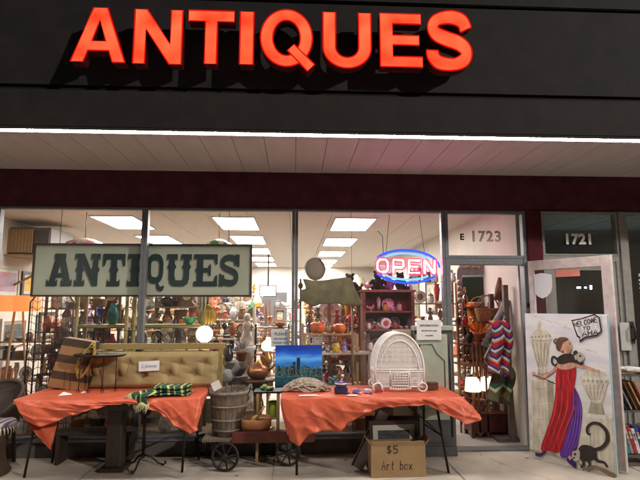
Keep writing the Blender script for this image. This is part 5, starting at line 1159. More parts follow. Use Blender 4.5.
def shelving(name,label,x0,x1,y0,y1,levels,top,m,m2=None,back=False,post=.03,th=.02,cat='shelves',z0=0):
    t=thing(name,label,cat,((x0+x1)/2,(y0+y1)/2,z0)); w=(x1-x0)/2; d=(y1-y0)/2
    for z in levels: mb=MB(); mb.box(-w+post,w-post,-d+.002,d-.002,z-th-z0,z-z0); mb.build('shelf',m2 or m,t)
    for sx in(-1,1):
        if back: mb=MB(); mb.box(sx*w-(post if sx>0 else 0),sx*w+(0 if sx>0 else post),-d,d,0,top-z0); mb.build('side_panel',m,t)
        else:
            for sy in(-1,1): mb=MB(); mb.box(sx*(w-post/2)-post/2,sx*(w-post/2)+post/2,sy*(d-post/2)-post/2,sy*(d-post/2)+post/2,0,top-z0); mb.build('post',m,t)
    if back: mb=MB(); mb.box(-w+post,w-post,d,d+.012,.0,top-z0); mb.build('back_panel',m,t); mb=MB(); mb.box(-w-.02,w+.02,-d-.02,d+.014,top-z0,top-z0+.03); mb.build('top',m,t)
    return t
ALLC=list(PAL); ALLK=['glass_bottle','goblet','cup','vase','tall_vase','glass_bottle','jar','bowl','plate','cup','teapot','pitcher','candlestick','goblet','figurine','bird_figure','books','picture_frame','wicker_basket','box','clock','tin','table_lamp']
GL=['glass_bottle','goblet','goblet','vase','bowl','candlestick','cup','jar']; WARM=['amber','brown','cream','rust','tan','white','orange','black','brown','ruby','brown','rust','white','grey']; COOL=['cobalt','teal','white','white','cream','lilac','grey','black','amber']
oliv=mat('olive_bamboo',(.26,.20,.055),.5,0,.3,20,.2,stretch=(5,5,1)); brw=mat('brown_shelf_wood',(.17,.07,.035),.5,0,.25,6,.1,stretch=(1,6,6)); chrome=mat('grey_metal_rack',(.25,.25,.25),.4,.6,.2,20,.1); ivory=mat('ivory_shelf',(.55,.50,.42),.6,0,.1,9,.05)
# ---- olive bamboo rack in the window
y0,y1=.34,.62
xp=[PX(p,.34,330) for p in (76,126,134,171,203)]
zs1,zs2=PZ(324,.45),PZ(349,.45); ztp=PZ(292,.45)
t=thing('bamboo_rack','olive bamboo display rack standing behind the first and second windows','rack',((xp[0]+xp[-1])/2,.48,.172))
for i,x in enumerate(xp):
    if i==3: continue
    for yy in (.34,.60):
        mb=MB(); mb.tube([(x-t.location.x,yy-.48,0),(x-t.location.x,yy-.48,ztp-.172)],.022,10)
        for z in (.3,.6,.9,1.15): mb.tube([(x-t.location.x,yy-.48,z),(x-t.location.x,yy-.48,z+.012)],.025,10)
        mb.build('post',oliv,t)
for z in (zs1,zs2,.62):
    for a,b_ in((xp[0],xp[1]),(xp[2],xp[4])):
        mb=MB(); mb.box(a-t.location.x+.02,b_-t.location.x-.02,-.15,.15,z-.188,z-.172); mb.build('shelf',oliv,t)
        mb=MB(); mb.tube([(a-t.location.x,-.14,z-.20),(b_-t.location.x,-.14,z-.20)],.012,8); mb.build('rail',oliv,t)
ph='%s shelf of the olive rack, %s bay'
fill(xp[0]+.04,xp[1]-.03,.46,zs1,ph%('upper','left'),['vase','glass_bottle','bowl','figurine','goblet'],['cobalt','teal','cobalt','white','lilac'],(.9,1.3))
fill(xp[0]+.04,xp[1]-.03,.46,zs2,ph%('middle','left'),['glass_bottle','goblet','cup','jar','bowl'],['white','cream','brown','grey','ruby'],(.8,1.1))
fill(xp[0]+.04,xp[1]-.03,.46,.62,ph%('lower','left'),ALLK,WARM,(.9,1.2))
fill(xp[2]+.04,xp[2]+.22,.46,zs1,ph%('upper','right'),['table_lamp','vase'],['brown','rust'],(.8,1.))
fill(xp[2]+.04,xp[4]-.30,.46,zs2,ph%('middle','right'),['goblet','glass_bottle','goblet'],['white','white','cream'],(.8,1.0))
fill(xp[2]+.04,xp[4]-.03,.46,.62,ph%('lower','right'),ALLK,WARM,(.9,1.2))
# green bowl, gourd, yellow bananas, glowing globe
gx=PX(190,.4,315)
mb=MB(); mb.lathe([(0,0),(.03,0),(.06,.03),(.085,.085),(.08,.085),(.05,.035),(0,.02)],36,wob=lambda a,z:1+.05*abs(math.sin(9*a)))
tag(mb.build('fluted_bowl',mat('bright_green_glaze',(.03,.30,.08),.25,0,.2,9,.05),None,(gx,.38,zs1),scale=1.0),'bright green fluted bowl on the upper shelf of the olive rack','bowl')
gx=PX(211,.4,315)-.05
t=thing('banana_bunch','bunch of yellow bananas beside the green bowl on the olive rack','bananas',(gx,.42,zs1))
yb=mat('banana_yellow',(.55,.34,.03),.5,0,.25,20,.1)
for i in range(7):
    a=-1.3+i*.42; mb=MB(); mb.tube([(0,0,.24),(.05*math.sin(a),-.03*math.cos(a),.20),(.085*math.sin(a),-.05*math.cos(a),.13),(.10*math.sin(a),-.055*math.cos(a),.05),(.085*math.sin(a),-.05*math.cos(a),.005)],[.008,.016,.021,.019,.006],8); mb.build('banana',yb,t)
mb=MB(); mb.tube([(0,0,.235),(.0,0,.28)],.012); mb.build('stalk',wm('brown'),t)
gx=PX(204,.3,334); zz=PZ(334,.36,204)
t=thing('globe_lamp','round glowing white globe lamp on the olive rack above the tan cushion','lamp',(gx,.33,zs2))
rr0=.100; mb=MB(); mb.lathe([(0,0),(.07,0),(.06,.012),(.02,.02),(.03,zz-zs2-rr0+.01)],18); mb.build('lamp_base',brass,t)
mb=MB(); mb.ball((0,0,zz-zs2),rr0,24); mb.build('globe_shade',mat('glowing_globe',kind='emit',emit=(1,.82,.55),es=5),t)
# ---- wire lattice screen at left
xa,xb=PX(26,.25,350),PX(70,.25,350)
t=thing('wire_lattice','black wire lattice screen standing inside the left window','screen',((xa+xb)/2,.27,.172)); w=(xb-xa)/2; H=PZ(297,.25)-.172
for s in(-1,1): mb=MB(); mb.tube([(s*w,0,0),(s*w,0,H-.06),(s*(w-.05),0,H)],.009,6); mb.build('post',blackm,t)
mb=MB()
for i in range(9): x=-w+2*w*(i+.5)/9; mb.tube([(x,0,.02),(x,0,H)],.0035,5)
z=.05
while z<H: mb.tube([(-w+2*w*j/18,(-.008 if j%2 else .004),z+.018*math.sin(j*PI/2)) for j in range(19)],.0035,5); z+=.085
mb.build('wire_mesh',blackm,t)
# ---- orange fabric lamp at left and little pictures
c=P(18,303,.62)
t=thing('orange_lamp_shade','wide orange lampshade glowing at the left window beside the wire lattice','lamp',(c.x,.62,.17))
zz=c.z-.17; mb=MB(); mb.lathe([(.26,zz-.10),(.24,zz+.09),(.235,zz+.09),(.255,zz-.10)],30); mb.build('lamp_shade',mat('orange_shade_cloth',(.75,.26,.07),.8,0,.1,20,.1,emit=(1,.30,.08),es=.9),t)
for a in (30,150,270): mb=MB(); mb.tube([(.05*math.cos(R(a)),.05*math.sin(R(a)),zz-.02),(.20*math.cos(R(a)),.20*math.sin(R(a)),0)],.013); mb.build('leg',mat('pine'),t)
mb=MB(); mb.ball((0,0,zz-.02),.045,10); mb.build('bulb',mat('warm_bulb',kind='emit',emit=(1,.62,.28),es=14),t)
# ---- wall unit air conditioner on the left wall
c=P(24,236,2.1)
t=thing('air_conditioner','boxy tan and grey wall air conditioner high on the left wall','air conditioner',(LX,2.2,2.38))
mb=MB(); mb.box(.003,.62,-.20,.55,0,.42); mb.build('housing',mat('ac_grey',(.16,.14,.14),.5,0,.1,9,.1),t,bev=.01)
mb=MB(); mb.box(.0,.36,-.235,-.202,.03,.39); mb.build('front_panel',stripes('ac_grille',(.42,.29,.15),(.30,.20,.10),0,20,.7,.6,.3),t)
mb=MB(); mb.box(.38,.60,-.22,-.202,.05,.37); mb.build('vent',stripes('ac_vent',(.13,.12,.12),(.05,.05,.05),2,40,.6,.6,.3),t)
mb=MB(); mb.box(.0,.9,-.3,.6,-.03,-.003); mb.build('wall_shelf',mat('pine'),t)
mb=MB(); mb.bar((.02,0,-.45),(.8,0,-.03),.03); mb.build('bracket',mat('pine'),t)
for (yy,za,zb_,w,fm_,mm_,am,lab) in ((1.98,266,298,.72,ivory,mat('mount_white'),mat('blue_red_art',(.30,.42,.60),.6,0,.4,4,0,col2=(.55,.12,.10)),'white framed blue and red picture on the left wall under the air conditioner'),
 (2.62,272,297,.42,dkwood,mat('mount_white'),mat('yellow_art',(.75,.42,.04),.6,0,.3,6,0),'narrow dark framed yellow picture hanging beside the sign edge'),
 (3.35,312,338,.62,mat('dark_oak'),mat('mount_tan',(.3,.24,.18),.7,0,.1,9,0),mat('portrait_art',(.45,.22,.12),.6,0,.5,5,0),'brown framed portrait print behind the wire lattice screen'),
 (2.30,318,346,.70,ivory,mat('mount_tan'),scen,'pale framed landscape on the left wall below the orange lampshade'),
 (4.4,300,326,.60,gilt,mat('mount_white'),mat('russet_art',(.30,.12,.06),.6,0,.5,5,0),'gilt framed russet picture farther along the left wall')):
    pxx=295+LX*495/(yy+5.7); z0_=P(pxx,zb_,yy).z; z1_=P(pxx,za,yy).z
    framed('wall_picture',lab,(LX+.032,yy,z0_),w,z1_-z0_,.045,fm_,mm_,am,(0,0,R(90)),'picture',.05)
# wall hung pictures stay on easels: shelving against left
# ---- two stained glass shades above the sign
for (px,py,cn,Y_,r_,lab) in ((85,242,'pink',1.3,.27,'pink patterned stained glass shade hanging above the left half of the sign'),(219,243,'emerald',1.3,.20,'green and cream stained glass shade hanging above the right end of the sign')):
    c=P(px,py,Y_); t=thing('stained_glass_shade',lab,'pendant lamp',(c.x,Y_,c.z-.10))
    vm=mat('leaded_'+cn,PAL[cn],.3,0,0,1,0); nt=vm.node_tree;N=nt.nodes;L=nt.links;b=N['Principled BSDF'];tc=N.new('ShaderNodeTexCoord');v=N.new('ShaderNodeTexVoronoi');v.inputs['Scale'].default_value=16;L.new(tc.outputs['Object'],v.inputs['Vector'])
    r=N.new('ShaderNodeValToRGB');r.color_ramp.interpolation='CONSTANT';e=r.color_ramp.elements;e[0].color=(*PAL[cn],1);e[1].position=.45;e[1].color=(.6,.52,.38,1);q=e.new(.7);q.color=(.30,.05,.06,1) ;L.new(v.outputs['Color'],r.inputs[0]);L.new(r.outputs[0],b.inputs['Base Color']);L.new(r.outputs[0],b.inputs['Emission Color']);b.inputs['Emission Strength'].default_value=.25
    mb=MB(); mb.lathe([(r_,0),(r_*1.02,.03),(r_*.85,.09),(r_*.4,.14),(.03,.155)],32,wob=lambda a,z:1+.02*math.cos(8*a)); mb.build('shade',vm,t)
    mb=MB(); mb.tube([(0,0,.15),(0,0,CZ-c.z+.10)],.005,5); mb.build('chain',blackm,t)
# ---- big shelving rows with antiques
rows_=[('brown bookcase',-3.35,-2.35,1.35,brw,[.25,.52,.79,1.06,1.33,1.58],1.80,False,WARM),
('grey metal rack',-2.25,-1.25,1.25,chrome,[.25,.52,.79,1.06,1.33,1.60],1.75,False,COOL+WARM),
('ivory glassware shelf',-1.75,-.62,2.25,ivory,[.30,.57,.84,1.11,1.40],1.62,False,['white','cream','amber','grey','ruby','brown']),
('pine aisle shelf',-3.6,-2.0,3.2,mat('pine'),[.4,.8,1.2,1.55],1.9,False,WARM),
('long brown aisle shelf',-1.9,-.55,4.2,brw,[.4,.7,1.0,1.30,1.58],1.62,False,ALLC),
('glass topped counter',.10,1.05,1.45,ivory,[.30,.56,.82,1.08,1.34],1.36,False,['cream','white','orange','tan','ruby','brown','yellow']),
('middle brown aisle shelf',.25,1.75,3.0,brw,[.4,.7,1.0,1.30,1.58],1.75,False,WARM),
('back ivory aisle shelf',.15,2.3,5.0,ivory,[.4,.85,1.3,1.6],1.8,False,ALLC),
('far brown aisle shelf',-3.6,-.6,6.6,brw,[.5,.95,1.4],1.75,False,ALLC),
('far right aisle shelf',.4,2.4,8.0,brw,[.5,.95,1.4],1.75,False,ALLC)]
LV=['bottom','second','third','fourth','fifth','sixth','top']
for nm,xa,xb,yy,m_,lv,tp,bk,cl in rows_:
    shelving('display_shelves','%s crowded with antiques inside the shop'%nm,xa,xb,yy-.17,yy+.17,lv,tp,m_,back=bk)
    for i,z in enumerate(lv):
        ks=GL if 'glass' in nm else ALLK
        if 'counter' in nm: ks=['figurine','cup','jar','tin','candlestick','picture_frame','teapot','goblet','box']
        hmax=(lv[i+1]-z) if i<len(lv)-1 else .5
        l_='top' if i==len(lv)-1 else LV[i]
        big=1.0 if yy<3 else (1.15 if yy<6 else 1.5)
        fill(xa+.05,xb-.05,yy-.09,z,'%s shelf of %s'%(l_,nm),ks,cl,(.62*big,.98*big) if i<len(lv)-1 else (.8*big,1.3*big),yj=.02)
        if yy<5.5: fill(xa+.05,xb-.05,yy+.10,z,'back of %s shelf, %s'%(l_,nm),['tall_vase','plate','pitcher','picture_frame','books','table_lamp','clock','vase','figurine'],['brown','black','cream','rust','white','amber','tan'],(1.0,1.25) if i<len(lv)-1 else (1.2,1.6),yj=.01)
# ---- crates along the back of the platform
crt=stripes('crate_slats',(.14,.085,.045),(.03,.02,.012),2,13,.86,.8,.5,soft=.02)
def crate(x,y,z,w,h,lab,m_):
    t=thing('wooden_crate',lab,'crate',(x,y,z),rz=rnd.uniform(-.06,.06),group='crates behind the windows')
    mb=MB(); mb.box(-w/2,w/2,-.13,-.118,0,h); mb.box(-w/2,w/2,.118,.13,0,h); mb.box(-w/2,-w/2+.012,-.118,.118,0,h); mb.box(w/2-.012,w/2,-.118,.118,0,h); mb.box(-w/2+.012,w/2-.012,-.118,.118,0,.012); mb.build('slats',m_,t)
    for sx in(-1,1):
        mb=MB(); mb.box(sx*(w/2-.02)-.018,sx*(w/2-.02)+.018,-.142,-.131,0,h); mb.build('corner_batten',mat('dark_walnut'),t)
    return t
dk2=mat('dark_crate',(.05,.03,.02),.8,0,.3,9,.2)
x=-3.25; i=0
while x<1.45:
    w=rnd.uniform(.30,.46); h=rnd.uniform(.20,.30)
    if not(-1.0<x+w/2<.08):
        crate(x+w/2,.905,.0,w,h+.17,'%s %s crate counting from left behind the platform'%(ORD[i],'slatted' if i%2 else 'dark'),crt if i%2 else dk2)
        put(rnd.choice(['wicker_basket','books','soft_toy','flower_pot','globe','pitcher','teapot']),rnd.choice(WARM),(x+w/2,.90,.0+h+.17 if False else .02),'%s filling of the crate row, low behind the platform'%ORD[i],0,1.5) if False else None
        i+=1
    x+=w+.02
# extra rows
for nm,xa,xb,yy,lv,tp,cl in (('narrow black rack',-3.3,-2.55,.98,[.45,.75,1.02,1.28],1.5,WARM),('black wire rack',-2.45,-1.55,.98,[.45,.78,1.08],1.45,COOL+WARM),('slim black rack',-.58,-.08,1.75,[.4,.75,1.05,1.3],1.34,WARM),('low brown rack',-1.45,-.75,1.15,[.45,.75,1.0,1.22],1.26,WARM)):
    shelving('display_shelves','%s crowded with antiques close behind the windows'%nm,xa,xb,yy-.11,yy+.11,lv,tp,blackm if 'black' in nm else brw,post=.016,th=.012)
    for i,z in enumerate(lv): fill(xa+.03,xb-.02,yy-.0,z,'%s shelf of %s'%('top' if i==len(lv)-1 else LV[i],nm),ALLK if i<len(lv)-1 else GL+['figurine','table_lamp'],cl,(.75,1.0),yj=.04)
for nm,xa,xb,yy,lv,tp,bk_ in (('tall back wall shelf',-3.6,-1.1,10.9,[.5,.9,1.3,1.7,2.05],2.1,1.3),('right back wall shelf',.9,2.6,10.9,[.5,.9,1.3,1.7,2.05],2.1,1.3),('left wall shelf',-4.28,-3.5,1.95,[.25,.55,.85,1.1],1.15,.85),('centre aisle table',-.45,.15,3.4,[.4,.8,1.15],1.2,1.1),('far centre shelf',-.5,.35,6.4,[.4,.85,1.25,1.55],1.6,1.2)):
    shelving('display_shelves','%s crowded with antiques inside the shop'%nm,xa,xb,yy-.16,yy+.16,lv,tp,brw,post=.025)
    for i,z in enumerate(lv): fill(xa+.04,xb-.03,yy-.05,z,'%s level of %s'%('top' if i==len(lv)-1 else LV[i],nm),ALLK,WARM+['white','amber'],(.8*bk_,1.1*bk_))
# ---- the brown cabinet under the black soft toys
xa,xb=PX(361,1.0,300),PX(412,1.0,300); zt6=PZ(290,1.0,380)
lv=[.30,.62,PZ(350,1.0),PZ(329,1.0),PZ(311,1.0)]
shelving('china_cabinet','brown wooden cabinet with open shelves below the black soft toys',xa,xb,.86,1.16,lv,zt6-.03,brw,back=True,post=.04)
for i,z in enumerate(lv):
    fill(xa+.06,xb-.05,.94,z,'%s shelf of the brown cabinet'%['bottom','second','third','fourth','top'][i],['cup','plate','jar','teapot','figurine','bird_figure','cup'],['white','ruby','cream','yellow','white','rust'],(.5,.75),gap=.004); fill(xa+.06,xb-.05,1.09,z,'back of %s shelf in the brown cabinet'%['bottom','second','third','fourth','top'][i],['plate','goblet','figurine','tall_vase','glass_bottle'],['white','cream','amber','rust','white'],(.55,.8),gap=.004,yj=.01)
for i,(px,c,s,k) in enumerate([(322+14,'grey',.9,'soft_toy'),(350,'black',1.25,'soft_toy'),(358,'black',1.0,'bird_figure'),(368,'white',.9,'bird_figure'),(378,'black',1.2,'soft_toy'),(389,'lilac',1.1,'soft_toy'),(400,'black',1.1,'soft_toy'),(410,'white',.8,'figurine')]):
    yy=1.0 if px>361 else 1.42
    zz=zt6 if px>361 else 1.345
    if px<=361: 
        # stands on a tall pedestal beside the cabinet
        zz=PZ(293,1.25,px)
    put(k,c,(PX(px,yy if px>361 else 1.25,285),yy if px>361 else 1.25,zz),'%s %s, %s in the row over the brown cabinet'%(c,ADJ[k],ORD[i]),rnd.uniform(-.6,.6),s,'toys and figures above the brown cabinet')
x0,x1=PX(328,1.25,300),PX(361,1.25,300)-.02
shelving('plant_shelf','narrow brown shelf unit left of the brown cabinet under the grey bear',x0,x1,1.12,1.38,[.4,.9,PZ(293,1.25,345)],PZ(293,1.25,345)+.0,brw,cat='shelves')
fill(x0+.04,x1-.02,1.22,.9,'middle shelf of the narrow unit',['vase','jar','candlestick'],WARM,(.8,1.1)); fill(x0+.04,x1-.02,1.22,.4,'lower shelf of the narrow unit',['vase','jar','box'],WARM,(.8,1.1))
# pumpkins, witch etc. in window 3 on stand
zc_=PZ(333,.62,330)
shelving('window_table','low table of autumn wares behind the third window',PX(303,.62,333),PX(357,.62,333),.48,.76,[zc_,.55],zc_,mat('pine'),post=.03)
for i,(px,s,c,k) in enumerate([(309,.75,'black','glass_bottle'),(317,.95,'orange','pumpkin'),(321,.9,'ruby','goblet'),(330,.7,'cream','jar'),(339,.8,'orange','pumpkin'),(347,.8,'brown','figurine'),(353,.7,'amber','glass_bottle')]):
    put(k,c,(PX(px,.62,325),.60+.03*(i%2),zc_),'%s %s, %s along the low autumn table'%(c,ADJ[k],ORD[i]),0,s,'wares on the low autumn table')
fill(PX(305,.62),PX(355,.62),.62,.55,'lower shelf of the autumn table',['box','jar','vase','books'],ALLC,(.9,1.1))
for px,py,s,lab in ((352,303,.62,'small orange pumpkin hanging near the brown cabinet'),):
    c=P(px,py,.55); t=put('pumpkin','orange',(c.x,.55,c.z-.06),lab,0,.55); mb=MB(); mb.tube([(0,0,.16),(0,0,(CZ-c.z)/.55)],.004,5); mb.build('cord',blackm,t)
# row of candles, figurines low behind glass between table 2 painting
zc2=PZ(352,.55,340)
shelving('window_bench','white bench with jars and candles behind the right table',PX(300,.55,350),PX(372,.55,350),.40,.70,[zc2,.45],zc2,ivory)
fill(PX(302,.5),PX(371,.5),.52,zc2,'the white bench top',['candlestick','jar','tin','figurine','glass_bottle'],['emerald','orange','white','yellow','cream','lilac'],(.55,.85))
fill(PX(302,.5),PX(371,.5),.52,.45,'the white bench lower shelf',['box','vase','jar','bowl'],ALLC,(.9,1.1))
# platform level clutter under the windows
for nm,xa,xb in (('left window platform',-3.2,-2.0),('middle window platform',-1.55,-.95),('right window platform',.1,1.25)):
    fill(xa,xb,.32,.172,'the '+nm,['wicker_basket','pitcher','bowl','jar','box','teapot','flower_pot','vase'],WARM+['emerald'],(1.1,1.5),yj=.05)
# ---- window two right: stack of planters, rooster, copper kettle, lamp
dkp=mat('dark_planter',(.055,.04,.035),.6,0,.4,12,.3)
for i,(r_,h_,z) in enumerate([(.17,.17,.172),(.155,.15,.36)]): pass
x=PX(236,.42,370); zz0=.172
for i,(r_,h_) in enumerate([(.20,.24),(.18,.20),(.165,.17),(.15,.17)]):
    mb=MB(); mb.lathe([(0,0),(r_*.55,0),(r_*.95,h_*.45),(r_,h_*.62),(r_*.72,h_*.86),(r_*.85,h_),(r_*.75,h_),(r_*.6,h_*.85),(0,h_*.8)],30,wob=lambda a,z:1+.015*math.sin(8*a)); tag(mb.build('stone_planter',dkp,None,(x+.01*(-1)**i,.42,zz0)),'dark round planter, %s from the bottom of the stack behind the stave basket'%ORD[i],'planter','stacked dark planters'); zz0+=h_-.0
for i,(dx,yy,z,s,col) in enumerate([(-.10,.40,zz0,.9,'black'),(.07,.42,zz0,1.0,'grey'),(0,.40,zz0+.001,.6,'black')][:2]):
    put('flower_pot' if i else 'vase',col,(x+dx*.9,yy,z),['black glazed vase on top of the dark planter stack','grey leaved potted plant on top of the dark planter stack'][i],.4,s)
# rooster
c=P(229,362,.2)
t=thing('rooster_figure','grey rooster figure with red comb left of the dark planters','figurine',(PX(226,.22,370),.22,.172)); zb4=PZ(376,.22,226)-.172
mb=MB(); mb.lathe([(0,0),(.09,0),(.09,.02),(.03,.04),(.03,zb4-.06)],14); mb.build('base',wm('brown'),t)
mb=MB(); mb.ball((0,0,zb4),.085,16,1.25,.8,.95); mb.tube([(-.05,0,zb4+.04),(-.07,0,zb4+.12),(-.085,0,zb4+.17)],[.055,.035,.028],10); mb.tube([(.07,0,zb4+.02),(.13,0,zb4+.10),(.12,0,zb4+.18)],[.04,.035,.01],8); mb.build('body',wm('grey'),t)
mb=MB(); 
for k_ in range(4): mb.ball((-.105+.018*k_,0,zb4+.205+.006*math.sin(k_)),.014,8,.8,.4,1.3)
mb.ball((-.115,0,zb4+.15),.014,8,.7,.5,1.5); mb.build('comb',gm('ruby'),t)
# copper kettle on stand and glowing lamp
c=P(258,370,.28); kz=c.z-.10
mb=MB()
t=thing('drum_stand','dark brown drum table below the copper kettle behind the wagon','table',(c.x,.30,.172))
mb=MB(); mb.lathe([(0,kz-.172-.03),(.20,kz-.172-.03),(.20,kz-.172),(0,kz-.172)],28); mb.build('top',mat('dark_walnut'),t); mb=MB(); mb.lathe([(.12,0),(.05,.06),(.04,.3),(.07,kz-.202)],16); mb.build('pedestal',mat('dark_walnut'),t)
cop=mat('copper',(.50,.21,.09),.3,.8,.25,12,.15)
t=thing('copper_kettle','round copper kettle glinting behind the wooden bowl','kettle',(c.x,.28,kz))
mb=MB(); mb.lathe([(0,0),(.08,0),(.125,.05),(.13,.09),(.10,.14),(.05,.165),(.045,.175)],28); mb.tube([(.11,0,.09),(.17,0,.13),(.19,0,.19)],[.022,.014,.010],8); mb.build('body',cop,t)
mb=MB(); mb.lathe([(.05,.172),(.04,.185),(.01,.19),(.014,.205),(0,.21)],16); mb.build('lid',cop,t)
mb=MB(); mb.tube([(.11*math.cos(R(a)),0,.13+.15*math.sin(R(a))) for a in range(10,171,16)],.008,7); mb.build('handle',cop,t)
c=P(268,346,.40)
t=thing('hurricane_lamp','small oil lamp with glowing shade left of the white notice','lamp',(c.x,.46,.172)); zl=c.z-.172
mb=MB(); mb.lathe([(0,0),(.10,0),(.08,.02),(.015,.05),(.015,zl-.25),(.05,zl-.2),(.055,zl-.14),(.02,zl-.09),(.02,zl-.06)],18); mb.build('lamp_base',brass,t)
mb=MB(); mb.lathe([(.05,zl-.06),(.085,zl-.03),(.08,zl+.03),(.03,zl+.07),(.025,zl+.10)],20); mb.build('lamp_shade',mat('warm_glow',kind='emit',emit=(1,.74,.42),es=4.5),t)
put('wicker_basket','tan',(PX(247,.60,340),.62,.172),'large handled basket on the platform behind the copper kettle',0,1.9)
put('figurine','white',(PX(243,.9,310),.9,1.0),'',0,1.1) if False else None
# mid-depth tall statue column and hat stand in window two
t=thing('statue_column','cream plaster figure on a column between the sign and the middle mullion','statue',(PX(247,1.5,330),1.5,0))
mb=MB(); mb.lathe([(0,0),(.14,0),(.14,.05),(.09,.09),(.08,.95),(.13,1.0),(.13,1.05),(0,1.05)],20,wob=lambda a,z:1+(.03*math.cos(12*a) if .1<z<.95 else 0)); mb.build('column',mat('plaster',(.50,.46,.40),.8,0,.15,9,.2),t)
mb=MB(); mb.X=Matrix.Translation((0,0,1.05))@Matrix.Scale(2.1,4); mb.lathe([(0,0),(.05,0),(.05,.012),(.042,.016),(.045,.04),(.028,.09),(.020,.105),(.032,.125),(.030,.15),(.012,.162),(.010,.170),(0,.170)],18,sx=1,sy=.8); mb.ball((0,0,.19),.024,12,1,1,1.15); mb.tube([(.028,0,.148),(.048,-.01,.118),(.03,-.035,.105)],[.010,.008,.006],7); mb.build('figure',mat('plaster'),t)
# red lantern, tv at the back
c=P(268,291,7.2)
t=thing('wall_television','screen with a bright picture hanging at the back of the shop','television',(c.x,7.2,c.z)); mb=MB(); mb.cbox(0,.04,0,.44,.06,.30); mb.build('case',blackm,t); mb=MB(); mb.cbox(0,.008,0,.40,.004,.26); mb.build('screen',mat('tv_picture',(.5,.4,.4),.3,0,.6,10,0,emit=(.8,.55,.5),es=.5),t); mb=MB(); mb.tube([(0,.05,.15),(0,.05,CZ-c.z)],.02); mb.build('mount',blackm,t)
x0,x1=PX(296,BY,306)-.1,PX(330,BY,306)
t=thing('back_door','dark grey door in the white back wall of the shop','door',(PX(300,BY,306)-.9,BY-.03,0)); mb=MB(); mb.box(-.45,.45,0,.028,0,2.05); mb.build('panel',mat('dark_door_paint',(.10,.11,.12),.5,0,.1,5,0),t); mb=MB(); mb.box(-.52,-.45,-.01,.028,0,2.12); mb.box(.45,.52,-.01,.028,0,2.12); mb.box(-.45,.45,-.01,.028,2.05,2.12); mb.build('door_frame',ivory,t); mb=MB(); mb.ball((.36,-.04,1.0),.03,10); mb.build('knob',brass,t)
# pictures along the right wall
for i,(yy,z,w,h,fm_,c1,lab) in enumerate([(1.9,1.50,.42,.62,dkwood,(.30,.26,.20),'wide dark framed picture on the right wall nearest the doorway'),(2.9,1.42,.34,.80,mat('red_brown_frame',(.16,.05,.03),.4,0,.2,9,.1),(.20,.08,.06),'tall red brown framed panel on the right wall'),(4.0,1.45,.50,.66,dkwood,(.42,.40,.34),'dark framed pale mirror print on the right wall'),(5.4,1.35,.6,.8,gilt,(.18,.22,.16),'large gilt framed landscape far along the right wall')]):
    framed('wall_picture',lab,(RX-.032,yy,z),w*1.5,h,.06,fm_,mat('mount_tan'),mat('wall_art_%d'%i,c1,.6,0,.5,6,0),(0,0,R(-90)),'picture',.04,group='pictures on the right wall')
# ================================================================ inside the doorway
# mirror with silver frame
xa,xb=PX(459,1.3,300),PX(493,1.3,300); zt7=PZ(268,1.3,476); zb7=PZ(335,1.3,476)
t=thing('ornate_mirror','tall mirror in a scalloped silver frame standing inside the doorway','mirror',((xa+xb)/2,1.32,0),rz=R(-15)); w=(xb-xa)/2
mb=MB(); mb.prism([[(-w,.10),(w,.10),(w,zt7-.08)]+[(w*math.cos(R(a)),zt7-.08+.14*math.sin(R(a))+.025*abs(math.sin(R(a*4)))) for a in range(10,171,8)]+[(-w,zt7-.08)],[(-w+.07,.20),(w-.07,.20),(w-.07,zt7-.10),(-w+.07,zt7-.10)]],-.02,.03); mb.build('frame',silver,t,bev=.006)
mb=MB()
for s in(-1,1):
    for k_ in range(22): mb.ball((s*(w-.035),-.03,.15+k_*(zt7-.25)/22),.032,8,1,.6,.9)
for k_ in range(9): mb.ball((-w*.75+w*1.5*k_/8,-.03,zt7+.03-.0*k_),.040+.012*(k_%2),8,1,.6,.8)
mb.build('scroll_trim',mat('tarnished_trim',(.50,.42,.32),.35,.6,.4,20,.2),t)
mb=MB(); mb.box(-w+.06,w-.06,.0,.012,.19,zt7-.09); mb.build('mirror_glass',mat('mirror_silver',(.82,.82,.8),.03,1,0,1,0),t)
mb=MB(); mb.box(-w*.9,w*.9,-.05,.15,0,.10); mb.build('foot',blackm,t)
# small glass shelf + clutter left side in the doorway
shelving('glass_etagere','narrow shelf unit of small ornaments just inside the doorway',PX(453,1.0,350),PX(482,1.0,350),.80,1.08,[.28,.58,.86,1.12,1.36],1.40,brw,post=.02)
for i,z in enumerate([.28,.58,.86,1.12,1.36]): fill(PX(454,.9,350)+.03,PX(481,.9,350),.90,z,'%s shelf of the doorway unit'%['bottom','second','third','fourth','top'][i],['vase','jar','figurine','glass_bottle','goblet','cup','bird_figure'],['white','rust','brown','ruby','black','cream'],(.6,.9),gap=.01)
shelving('display_shelves','pine shelves crowded with antiques deep in the doorway',1.72,2.62,1.95,2.25,[.3,.57,.84,1.11,1.38,1.65],1.98,mat('pine'))
for i,z in enumerate([.3,.57,.84,1.11,1.38,1.65,1.98]): fill(1.76,2.60,2.08,z,'%s pine shelf deep in the doorway'%(LV[i] if i<6 else 'topmost'),ALLK,WARM,(.75,1.05))
shelving('corner_shelf','dark corner shelf of small wares behind the doorway rack',2.28,2.66,1.0,1.24,[.3,.56,.82,1.08,1.34,1.60],1.66,brw,post=.02)
for i,z in enumerate([.3,.56,.82,1.08,1.34,1.60]): fill(2.31,2.65,1.12,z,'%s level of the dark corner shelf'%LV[i],ALLK,WARM,(.7,1.0))
